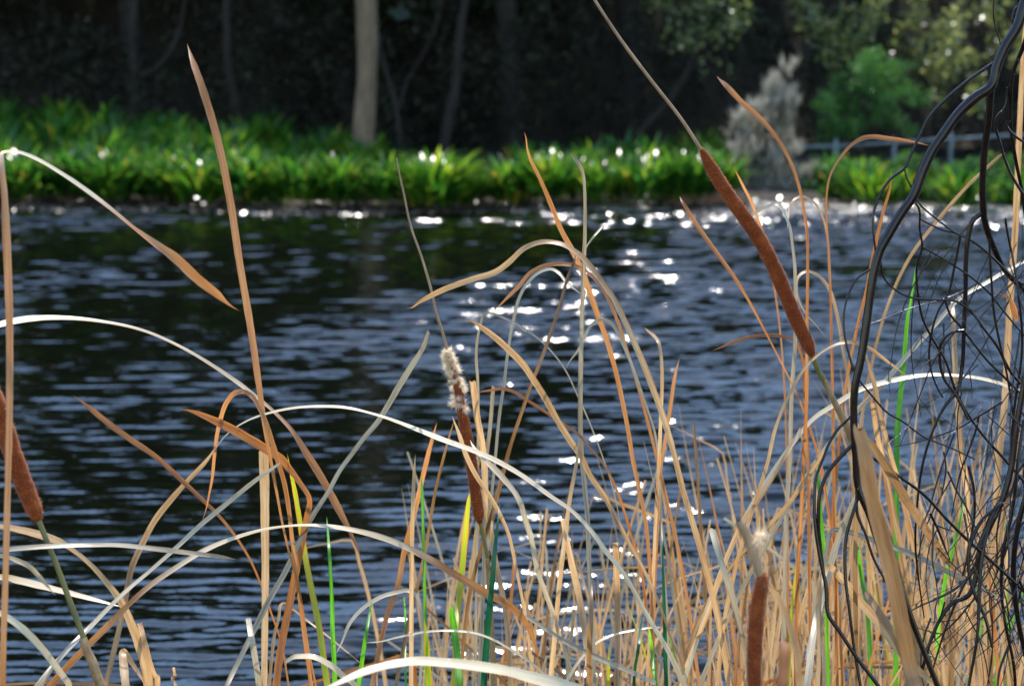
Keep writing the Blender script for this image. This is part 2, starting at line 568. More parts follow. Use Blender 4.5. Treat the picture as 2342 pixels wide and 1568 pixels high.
# ------------------------------------------------------------------ leaf masses
def strap_leaves(base, yaw, lean0, length, width, segs=5, droop=1.0):
    """many arching strap leaves at once: arrays of base points (n,3), heading, start lean, length, width"""
    n = len(base)
    t = np.linspace(0, 1, segs + 1)
    angs = lean0[:, None] + droop * (t[None, :] ** 1.5) * np.linspace(1, 1, n)[:, None]
    ds = length[:, None] / segs
    hx = np.cumsum(np.sin(angs) * ds, 1) - np.sin(angs[:, :1]) * ds
    hz = np.cumsum(np.cos(angs) * ds, 1) - np.cos(angs[:, :1]) * ds
    dx, dy = np.cos(yaw), np.sin(yaw)
    C = np.stack([base[:, 0:1] + hx * dx[:, None], base[:, 1:2] + hx * dy[:, None], base[:, 2:3] + hz], -1)
    w = width[:, None] * np.array([np.sin(np.pi * min(0.98, 0.22 + 0.76 * q)) for q in t])[None, :] * 0.5
    S = np.stack([-dy, dx, np.zeros(n)], -1)
    A = C + S[:, None, :] * w[..., None]
    B = C - S[:, None, :] * w[..., None]
    V = np.stack([A, B], 2).reshape(-1, 3)
    k = 2 * (segs + 1)
    b = (np.arange(n) * k)[:, None] + (np.arange(segs) * 2)[None, :]
    b = b.ravel()
    F = np.stack([b, b + 1, b + 3, b + 2], 1)
    return V, F


def clump_arrays(centre, n, spread, lmin, lmax, r):
    base = np.zeros((n, 3))
    rr = spread * np.sqrt(r.random(n))
    th = r.uniform(0, 6.28, n)
    base[:, 0] = centre[0] + rr * np.cos(th)
    base[:, 1] = centre[1] + rr * np.sin(th)
    base[:, 2] = centre[2]
    yaw = th + r.normal(0, 0.5, n)
    lean = 0.08 + 0.62 * rr / max(spread, .01) * r.uniform(0.4, 1.2, n)
    return base, yaw, lean, r.uniform(lmin, lmax, n), r.uniform(0.05, 0.095, n)


def dome_arrays(centre, n, rad, hgt, r):
    """strap leaves springing from stems at several heights, so that the clump is a rounded dome"""
    q = np.sqrt(r.random(n))
    th = r.uniform(0, 6.28, n)
    base = np.stack([centre[0] + .55 * rad * q * np.cos(th), centre[1] + .55 * rad * q * np.sin(th), centre[2] + hgt * .62 * np.sqrt(1 - .75 * q * q) * r.uniform(.25, 1, n)], -1)
    return base, th + r.normal(0, .45, n), 0.04 + .8 * q * r.uniform(.3, 1.1, n), hgt * r.uniform(.45, .8, n), r.uniform(.036, .062, n)


# the mass of strap leaved planting behind the first row
bs = []
for gx in np.arange(-13.5, 12.5, 0.86):
    for gs in np.arange(0.5, 6.8, 0.85):
        x = gx + rng.uniform(-.36, .36)
        sft = gs + rng.uniform(-.34, .34)
        if x > 3.4 and sft > 3.2:
            continue
        y = float(shore_y(x)) + sft
        if 2.75 < x < 4.2 and y < 27.7:
            continue
        z = float(ground_z(x, y))
        hs = rng.uniform(.5, .95) * (.95 if x < -3 else .8)
        if x > -2.2 and sft > 4.6:
            continue
        bs.append(dome_arrays((x, y, z - 0.05), int(rng.uniform(120, 190)), .66 * hs + .1, .86 * hs, rng))
cat_ = [np.concatenate([b[k] for b in bs]) for k in range(5)]
V, F = strap_leaves(*cat_, segs=4, droop=0.65)
tag(obj('strap_leaf_groundcover', mesh_np('strap_leaf_groundcover', V, F, M['strap'])),
    'dense bank of glossy green strap leaved plants across the pond', 'ground cover', kind='stuff')

# first row: rounded clumps at the water
clump_meshes = []
for k in range(5):
    V, F = strap_leaves(*dome_arrays((0, 0, 0), 210, .55, .70, rng), segs=5, droop=0.8)
    clump_meshes.append(mesh_np('strap_leaf_plant', V, F, M['strap']))
row = [(-7.6, .5), (-7.0, .75), (-6.35, .5), (-5.75, .8), (-5.2, .5), (-4.6, .6), (-4.0, .45), (-3.4, .75), (-2.75, .55), (-2.2, .5), (-1.55, .6), (-1.0, .45), (-0.95, .9), (-.1, 1.1),
       (.5, .8), (1.1, .7), (1.7, .8), (2.3, .8), (2.6, 1.2)]
for i, (x, s) in enumerate(row):
    y = float(shore_y(x)) + s * .7 - .38
    o = obj('strap_leaf_plant', clump_meshes[i % 5], loc=(x, y, float(ground_z(x, y)) - 0.02))
    o.rotation_euler.z = rng.uniform(0, 6.28)
    sc = rng.uniform(0.8, 1.2) if i != 12 else 1.38
    o.scale = (sc * 1.1, sc * 1.1, min(sc, 1.0))
    ords = 'first second third fourth fifth sixth seventh eighth ninth tenth eleventh twelfth thirteenth fourteenth fifteenth sixteenth seventeenth eighteenth nineteenth'.split()
    lab = f'glossy green strap leaf clump, {ords[i]} from the left along the far waterline'
    if abs(x + 1.0) < .02:
        lab = 'bright yellow green strap leaf clump bulging furthest over the far waterline'
    if abs(x + 2.75) < .02:
        lab = 'sunlit strap leaf clump just below the foot of the pale trunk'
    tag(o, lab, 'plant', 'strap leaved clumps along the far waterline')


def leaf_cloud(centres, radii, n, lsize, r, aspect=0.5, shell=0.35, up=0.0):
    """n small two-triangle leaves spread through blobs"""
    centres = np.asarray(centres, float)
    radii = np.asarray(radii, float)
    if radii.ndim == 1:
        radii = np.repeat(radii[:, None], 3, 1)
    pr = radii.prod(1) ** 0.72
    idx = r.choice(len(centres), n, p=pr / pr.sum())
    d = r.normal(size=(n, 3))
    d /= np.linalg.norm(d, axis=1)[:, None]
    rad = (shell + (1 - shell) * r.random(n)) ** 0.6
    C = centres[idx] + d * rad[:, None] * radii[idx]
    a = r.normal(size=(n, 3)) + d * 0.6 + np.array([0, 0, up])
    a /= np.linalg.norm(a, axis=1)[:, None]
    b = np.cross(a, r.normal(size=(n, 3)))
    b /= np.linalg.norm(b, axis=1)[:, None]
    L = lsize * r.uniform(0.6, 1.3, n)
    V = np.stack([C - a * L[:, None] * .5, C + b * (L * aspect * .5)[:, None], C + a * L[:, None] * .5, C - b * (L * aspect * .5)[:, None]], 1).reshape(-1, 3)
    q = np.arange(n) * 4
    return V, np.stack([q, q + 1, q + 2, q + 3], 1)


def blob_set(n, ext, r, rmin, rmax, zpow=1.0):
    c = r.uniform(-1, 1, (n * 3, 3))
    c = c[np.linalg.norm(c, axis=1) < 1][:n] * np.asarray(ext)
    return c, r.uniform(rmin, rmax, len(c))


# tall trees of the dark wood
tall = []
for k in range(4):
    r = np.random.default_rng(50 + k)
    h = 10.5 + k * 0.9
    t = np.linspace(0, 1, 14)
    Pt = np.stack([0.5 * np.sin(t * 3 + k), 0.4 * np.sin(t * 2.2 + 2 * k), t * h * 0.8 - 0.3], -1)
    parts = [tube(Pt, 0.24 * (1 - 0.75 * t), 9)]
    for j in range(7):
        tt = 0.35 + 0.09 * j
        p0 = Pt[int(tt * 13)]
        aa = r.uniform(0, 6.28)
        L = r.uniform(2, 3.6)
        q = np.linspace(0, 1, 6)[:, None]
        lim = p0 + q * np.array([math.cos(aa), math.sin(aa), 0.75]) * L + q ** 2 * np.array([0, 0, -.5])
        parts.append(tube(lim, 0.09 * (1 - 0.8 * q[:, 0]), 6))
    tv, tf = merge(parts)
    c, rd = blob_set(26, (2.9, 2.7, h * 0.36), r, 0.8, 1.5)
    c[:, 2] += h * 0.6
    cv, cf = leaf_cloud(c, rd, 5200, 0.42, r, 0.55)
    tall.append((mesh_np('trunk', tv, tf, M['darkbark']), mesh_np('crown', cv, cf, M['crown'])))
spots = [(-27 + 4.3 * i + rng.uniform(-1, 1), 40.8 + rng.uniform(-1.0, 1.6)) for i in range(14)] + [(-22 + 3.1 * i + rng.uniform(-.8, .8), 36.3 + rng.uniform(-.6, .6)) for i in range(8)] + [(2.4, 37.0), (5.2, 39.0), (15.5, 37.8)] + [(-30 + 5.2 * i + rng.uniform(-1.5, 1.5), 45.5 + rng.uniform(-1.5, 1.5)) for i in range(13)] + \
        [(-38 + 6.6 * i + rng.uniform(-2, 2), 51.5 + rng.uniform(-2, 2)) for i in range(12)]
for i, (x, y) in enumerate(spots):
    tm, cm = tall[i % 4]
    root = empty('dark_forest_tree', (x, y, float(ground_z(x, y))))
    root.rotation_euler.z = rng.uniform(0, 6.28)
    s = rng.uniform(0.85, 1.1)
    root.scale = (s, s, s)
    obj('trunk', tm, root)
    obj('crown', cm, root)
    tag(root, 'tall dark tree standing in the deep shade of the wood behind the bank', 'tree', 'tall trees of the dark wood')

# undergrowth of the wood: one uncountable mass
r = np.random.default_rng(77)
nb = 420
cx = r.uniform(-16, 16, nb)
cyy = r.uniform(33.3, 38.5, nb)
cz = ground_z(cx, cyy) + r.uniform(0.2, 5.2, nb) * (0.35 + 0.65 * np.clip((cyy - 33.5) / 4, 0, 1))
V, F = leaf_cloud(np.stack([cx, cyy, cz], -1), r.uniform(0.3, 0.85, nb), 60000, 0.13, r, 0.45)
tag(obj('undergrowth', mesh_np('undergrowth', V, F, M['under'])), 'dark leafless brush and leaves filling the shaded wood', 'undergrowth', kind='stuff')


def simple_tree(name, label, path, rad, mat, group=None, limbs=()):
    root = empty(name, tuple(path[0]))
    p0 = np.array(path[0], float)
    P = catmull(np.array(path, float) - p0, 6)
    Rr = np.interp(np.linspace(0, 1, len(P)), np.linspace(0, 1, len(rad)), rad)
    Rr = Rr * (1 + 0.05 * smoothnoise(np.linspace(0, 1, len(P)), len(label), 20))
    V, F = tube(P, Rr, 14)
    obj('trunk', mesh_np('trunk', V, F, mat), root)
    for lp, lr in limbs:
        LP = catmull(np.array(lp, float) - p0, 6)
        V, F = tube(LP, np.linspace(lr, lr * .35, len(LP)), 8)
        obj('limb', mesh_np('limb', V, F, mat), root)
    tag(root, label, 'tree', group)
    return root


def gp(x, d):
    """ground point under picture column x at distance d"""
    p = at(x, 300, d)
    return (p.x, d, float(ground_z(p.x, d)) - 0.05)


def wp(x, y, d):
    return tuple(at(x, y, d))


g0 = gp(829, 31)
simple_tree('pale_trunk_tree', 'straight pale grey tree trunk rising from the green bank', [g0, wp(832, 300, 31), wp(840, 160, 31), wp(838, 20, 31), wp(832, -150, 31), (wp(832, -150, 31)[0] + .3, 31.3, 6), (wp(832, -150, 31)[0] + .2, 31.6, 11)],
            [0.18, 0.17, .155, .16, .165, .14, .06], M['palebark'], None,
            [([(wp(832, -150, 31)[0] + .2, 31.2, 5.5), (-1.2, 31.5, 7), (-.2, 31.8, 8.6)], .08), ([(wp(832, -150, 31)[0] + .25, 31.4, 7.5), (-3.6, 31.8, 9), (-4.4, 32.0, 10.5)], .07)])
simple_tree('slender_tree', 'thin dim trunk with one limb curving up beside it in the dark wood', [gp(308, 34), wp(308, 200, 34), wp(304, 90, 34), wp(310, -60, 34), wp(300, -500, 34)], [.10, .085, .08, .07, .04], M['darkbark'], None,
            [([wp(310, 178, 34), wp(345, 165, 33.9), wp(385, 125, 33.8), wp(405, 85, 33.8), wp(420, 20, 33.8), wp(432, -80, 33.8)], .06)])
simple_tree('slender_tree', 'dim bowed sapling trunk behind the tallest tan reed blade', [gp(552, 33.5), wp(540, 240, 33.5), wp(524, 170, 33.5), wp(518, 60, 33.5), wp(530, -200, 33.5)], [.09, .08, .07, .06, .04], M['darkbark'])
simple_tree('slender_tree', 'leaning brown sapling just beside the pale trunk', [gp(1008, 33), wp(1025, 280, 33), wp(1042, 200, 33), wp(1050, 90, 33), wp(1075, -60, 33), wp(1090, -400, 33)], [.10, .09, .08, .07, .06, .03], M['darkbark'])
simple_tree('slender_tree', 'thin forked sapling in shade above the middle of the bank', [gp(915, 32.5), wp(912, 290, 32.5), wp(900, 220, 32.5), wp(870, 120, 32.5), wp(860, -40, 32.5)], [.05, .045, .04, .03, .02], M['darkbark'], None,
            [([wp(908, 260, 32.5), wp(930, 190, 32.6), wp(985, 90, 32.6), wp(1020, -30, 32.6)], .03)])
simple_tree('slender_tree', 'dim sapling leaning toward the silver shrub', [gp(1440, 34), wp(1470, 300, 34), wp(1540, 220, 34), wp(1590, 120, 34), wp(1610, -40, 34), wp(1620, -300, 34)], [.08, .07, .06, .06, .04, .03], M['darkbark'])


# shrubs and light trees of the opposite bank
def cloud_plant(name, label, cat, base, blobs, n, lsize, mat, seed, aspect=.5, up=0.4, stems=6, group=None, part='foliage', tufts=0, tuft=(.06, .06, .15)):
    r = np.random.default_rng(seed)
    small = None
    if tufts:
        cc = np.array([b[:3] for b in blobs], float)
        rr_ = np.array([b[3] for b in blobs], float)
        ii = r.choice(len(cc), tufts, p=rr_ ** 2 / (rr_ ** 2).sum())
        dv = r.normal(size=(tufts, 3))
        dv /= np.linalg.norm(dv, axis=1)[:, None]
        small = cc[ii] + dv * (rr_[ii] * r.uniform(.35, 1.15, tufts))[:, None]
    root = empty(name, tuple(base))
    b0 = np.array(base, float)
    C = np.array([b[:3] for b in blobs], float) - b0
    Rd = np.array([b[3] for b in blobs], float)
    if small is not None and part == 'foliage':
        m_ = n // tufts
        bb = np.repeat(small - b0, m_, 0) + r.normal(0, .02, (tufts * m_, 3))
        k_ = len(bb)
        V, F = strap_leaves(bb, r.uniform(0, 6.28, k_), np.abs(r.normal(.1, .5, k_)), lsize * r.uniform(.6, 1.5, k_), np.full(k_, lsize * aspect), segs=2, droop=.5)
    elif small is not None:
        V, F = leaf_cloud(small - b0, np.array(tuft)[None, :] * r.uniform(.6, 1.4, (tufts, 1)), n, lsize, r, aspect, 0.1, up)
    else:
        V, F = leaf_cloud(C, Rd, n, lsize, r, aspect, 0.15, up)
    obj(part, mesh_np(part, V, F, mat), root)
    parts = []
    for k in range(min(stems, len(C))):
        c = C[k % len(C)]
        q = np.linspace(0, 1, 7)[:, None]
        lim = q * c + np.sin(q * 3.1) * r.normal(0, .08, 3)
        parts.append(tube(lim, 0.025 * (1 - .7 * q[:, 0]), 6))
    V, F = merge(parts)
    obj('stems', mesh_np('stems', V, F, M['darkbark']), root)
    tag(root, label, cat, group)
    return root


def pb(x, y, d, rpx):
    p = at(x, y, d)
    return (p.x, p.y, p.z, rpx * d / FPX)


# feathery silver shrub
bl = []
r = np.random.default_rng(5)
for (x, y, rp) in [(1800, 165, 22), (1785, 195, 28), (1770, 225, 30), (1805, 235, 26), (1740, 255, 28), (1785, 270, 36), (1825, 232, 14), (1712, 275, 30), (1695, 300, 26), (1745, 310, 42), (1790, 320, 30), (1700, 345, 34), (1755, 365, 48), (1800, 345, 28),
                   (1720, 400, 44), (1775, 410, 44), (1745, 445, 40), (1820, 345, 16), (1700, 440, 26), (1765, 462, 34), (1715, 465, 26), (1795, 440, 26), (1800, 398, 22)]:
    bl.append(pb(x, y, 27.6 + r.uniform(-.25, .25), rp))
cloud_plant('silver_shrub', 'tall feathery silver grey shrub standing on the far bank', 'shrub', gp(1750, 27.6), bl, 6300, 0.15, M['silver'], 6, .085, 1.0, 16, tufts=300)
cloud_plant('silver_shrub', 'small low silver grey shrub beside the tall feathery one', 'shrub', gp(1845, 27.4), [pb(1845, 415, 27.4, 26), pb(1830, 440, 27.4, 26), pb(1858, 395, 27.4, 16), pb(1835, 462, 27.3, 22)], 1200, 0.12, M['silver'], 8, .085, 1.0, 4, tufts=60)
# bushy green tree
bl = []
for (x, y, rp) in [(1985, 150, 38), (1945, 190, 50), (1905, 210, 40), (2030, 180, 46), (2085, 190, 44), (2115, 215, 26), (1890, 255, 34), (1935, 245, 40), (2000, 225, 40), (2060, 240, 34), (1900, 295, 36), (1955, 285, 26), (2030, 285, 40), (2070, 295, 28), (1925, 310, 22), (1960, 165, 34), (2010, 135, 22)]:
    bl.append(pb(x, y, 29.4 + r.uniform(-.4, .4), rp))
cloud_plant('bushy_tree', 'small bushy green tree behind the grey rail fence', 'tree', gp(1985, 29.4), bl, 6500, 0.085, M['bushy'], 9, .22, .5, 14, part='crown', tufts=110, tuft=(.15, .15, .11))
# low shrubs on the lit bank by the water
sh = [(1880, 415, 50), (1940, 400, 52), (2000, 405, 52), (2060, 395, 56), (2120, 400, 54), (2180, 405, 56), (2250, 400, 58), (2320, 395, 58), (2400, 395, 60), (1915, 450, 40), (2030, 448, 46), (2150, 450, 44), (2290, 452, 44)]
for i, (x, y, rp) in enumerate(sh):
    d = 27.2 if y < 430 else 26.3
    d += rng.uniform(-.2, .2)
    bl = [pb(x + rng.uniform(-.6, .6) * rp, y + rng.uniform(-.5, .8) * rp * .8, d + rng.uniform(-.15, .15), rp * rng.uniform(.4, .65)) for _ in range(8)]
    cloud_plant('low_shrub', f'low leafy green shrub, {ords[i] if i < 9 else ords[i - 9]} from the left in the {"upper" if i < 9 else "lower"} row below the rail fence', 'shrub', gp(x, d), bl, 1500, 0.085, M['shrub'], 100 + i, .5, .5, 6, 'low shrubs below the rail fence')
# airy trees with light leaves at the upper right
for i, (lab, pts, n) in enumerate([
    ('airy tree with sunlit olive leaves overhanging the silver shrub', [(1560, 20, 70), (1640, 30, 60), (1660, 90, 40), (1640, 150, 34), (1600, 90, 36), (1700, 20, 50), (1520, -60, 80), (1650, -80, 90)], 900),
    ('airy tree with pale round leaves above the bushy green tree', [(1860, 20, 70), (1930, 50, 60), (1905, 100, 46), (1990, 30, 60), (2080, 40, 70), (2060, 90, 44), (1890, 140, 30), (1960, 100, 40), (1960, -80, 110), (2080, -90, 100)], 1500),
    ('airy tree with pale leaves behind the dark bare branch', [(2150, 60, 70), (2200, 100, 60), (2130, 150, 50), (2240, 40, 60), (2260, 150, 60), (2310, 90, 60), (2150, 215, 40), (2230, 230, 40), (2250, -80, 110), (2400, 60, 90), (2320, 180, 50)], 1700)]):
    d = 30.2 + i * .4
    bl = [pb(x, y, d + rng.uniform(-.8, .8), rp) for x, y, rp in pts]
    cloud_plant('airy_tree', lab, 'tree', gp(pts[3][0] + 60, d + .3), bl, n, 0.1, M['gum'], 200 + i, .75, 0, 8, part='crown', tufts=70, tuft=(.2, .2, .22))
# dry grass tufts on the margin
for i, (x, lab) in enumerate([(1560, 'pale dry grass tuft at the far waterline'), (1625, 'pale dry grass tuft at the far waterline'), (1670, 'pale dry grass tuft at the far waterline')]):
    p = at(x, 478, 25.4)
    b, yw, ln, L, W = clump_arrays((0, 0, 0), 130, .14, .12, .34, rng)
    V, F = strap_leaves(b, yw, ln * 1.3, L, W * .35, segs=4, droop=1.2)
    tag(obj('dry_grass_tuft', mesh_np('dry_grass_tuft', V, F, M['drygrass']), loc=(p.x, p.y + .1, float(ground_z(p.x, p.y + .1)))), lab, 'grass tuft', 'dry grass tufts by the far waterline')

# rail fence
fe = empty('rail_fence', gp(1912, 29.0))
f0 = np.array(fe.location)
rail = catmull(np.array([wp(1770, 337, 28.8), wp(1912, 334, 29.0), wp(2045, 326, 29.4), wp(2175, 318, 29.8), wp(2400, 305, 30.6)]) - f0, 4)
V, F = tube(rail, np.full(len(rail), .024), 10)
obj('rail', mesh_np('rail', V, F, M['metal']), fe)
for (x, y, d) in [(1780, 337, 28.8), (1912, 334, 29.0), (2045, 326, 29.4), (2175, 318, 29.8)]:
    a0, b0 = np.array(gp(x, d)), np.array(wp(x, y - 14, d))
    q = np.linspace(0, 1, 4)[:, None]
    V, F = tube(a0 * (1 - q) + b0 * q - f0, [.036, .036, .036, .032], 8)
    top = np.array([V[-8:].mean(0) + [0, 0, .015]])
    me = mesh_np('post', np.vstack([V, top]), [tuple(int(k) for k in q_) for q_ in F] + [(len(V) - 8 + j, len(V) - 8 + (j + 1) % 8, len(V)) for j in range(8)], M['metal'])
    obj('post', me, fe)
tag(fe, 'low grey rail fence on posts in front of the bushy green tree', 'fence')

# ------------------------------------------------------------------ reed leaves traced in the picture, each at its own distance
GROUND_NEAR = 0.03


def view_frame(P):
    return P - np.array([0, 0, CAM_Z])


def build_leaf(name, label, mat, pts, widths, phis, d_tip, d_root, rooted=True, cut=False, group=None, cat='reed leaf', parent=None, seed=0, bow=0.0):
    """pts run from tip to root in picture coordinates"""
    k = len(pts)
    ts = np.linspace(0, 1, k)
    P = np.array([at(x, y, d_tip + (d_root - d_tip) * t + bow * math.sin(math.pi * t)) for (x, y), t in zip(pts, ts)])
    wpx = np.interp(ts, np.linspace(0, 1, len(widths)), widths)
    phi = np.interp(ts, np.linspace(0, 1, len(phis)), phis)
    W = .88 * wpx * P[:, 1] / FPX
    if mat in (M['pale'], M['grey'], M['tipped'], M['tipped_foot'], M['tipped_fold']):
        W = W * .9
    if rooted:
        last, prev = P[-1], P[-2]
        dz = last[2] - GROUND_NEAR
        dirx = (last[0] - prev[0]) / max(prev[2] - last[2], 0.02)
        dirx = max(-.7, min(.7, dirx))
        m0 = last + np.array([dirx * .16, 0.0, -.16])
        m1 = last + np.array([dirx * dz * .42, 0.02, -dz * .5])
        m2 = last + np.array([dirx * dz * .62, 0.03, -dz])
        P = np.vstack([P, m0, m1, m2])
        W = np.append(W, [W[-1], W[-1] * 1.05, W[-1] * 1.1])
        phi = np.append(phi, [phi[-1]] * 3)
    S = catmull(np.column_stack([P, W, phi]), 7)
    P, W, phi = S[:, :3], np.maximum(S[:, 3], 0.0006), S[:, 4]
    n = len(P)
    L = np.concatenate([[0], np.cumsum(np.linalg.norm(np.diff(P, axis=0), axis=1))])
    phi = np.radians(phi + 9 * smoothnoise(L, seed + 3, 11))
    W = W * (1 + 0.04 * smoothnoise(L, seed + 9, 60) + 0.03 * smoothnoise(L, seed + 19, 170))
    if not cut:
        W = W * np.clip((L / (W.max() * 5)) ** 0.8, 0.04, 1)
    T = tangents(P)
    Vw = view_frame(P)
    Vw /= np.linalg.norm(Vw, axis=1)[:, None]
    U = np.cross(T, Vw)
    U /= np.maximum(np.linalg.norm(U, axis=1), 1e-6)[:, None]
    if U[:, 2].sum() < 0:
        U = -U
    N0 = -(Vw - T * (Vw * T).sum(1)[:, None])
    N0 /= np.maximum(np.linalg.norm(N0, axis=1), 1e-6)[:, None]
    N = N0 * np.cos(phi)[:, None] + U * np.sin(phi)[:, None]
    o0 = P[-1].copy()
    V, F, uv = ribbon(P - o0, W, N)
    if cut:      # ragged torn end
        V[:5] += T[0] * (np.random.default_rng(seed).uniform(-.5, .5, 5) * W[0])[:, None]
    o = obj(name, mesh_np(name, V, F, mat, uv=uv), parent, tuple(o0) if parent is None else None)
    if parent is not None:
        o.matrix_parent_inverse = Matrix.Identity(4)
        o.location = Vector(o0) - parent.location
    else:
        tag(o, label, cat, group)
    return o


def pp(s):
    return [tuple(float(q) for q in w.split(',')) for w in s.split()]


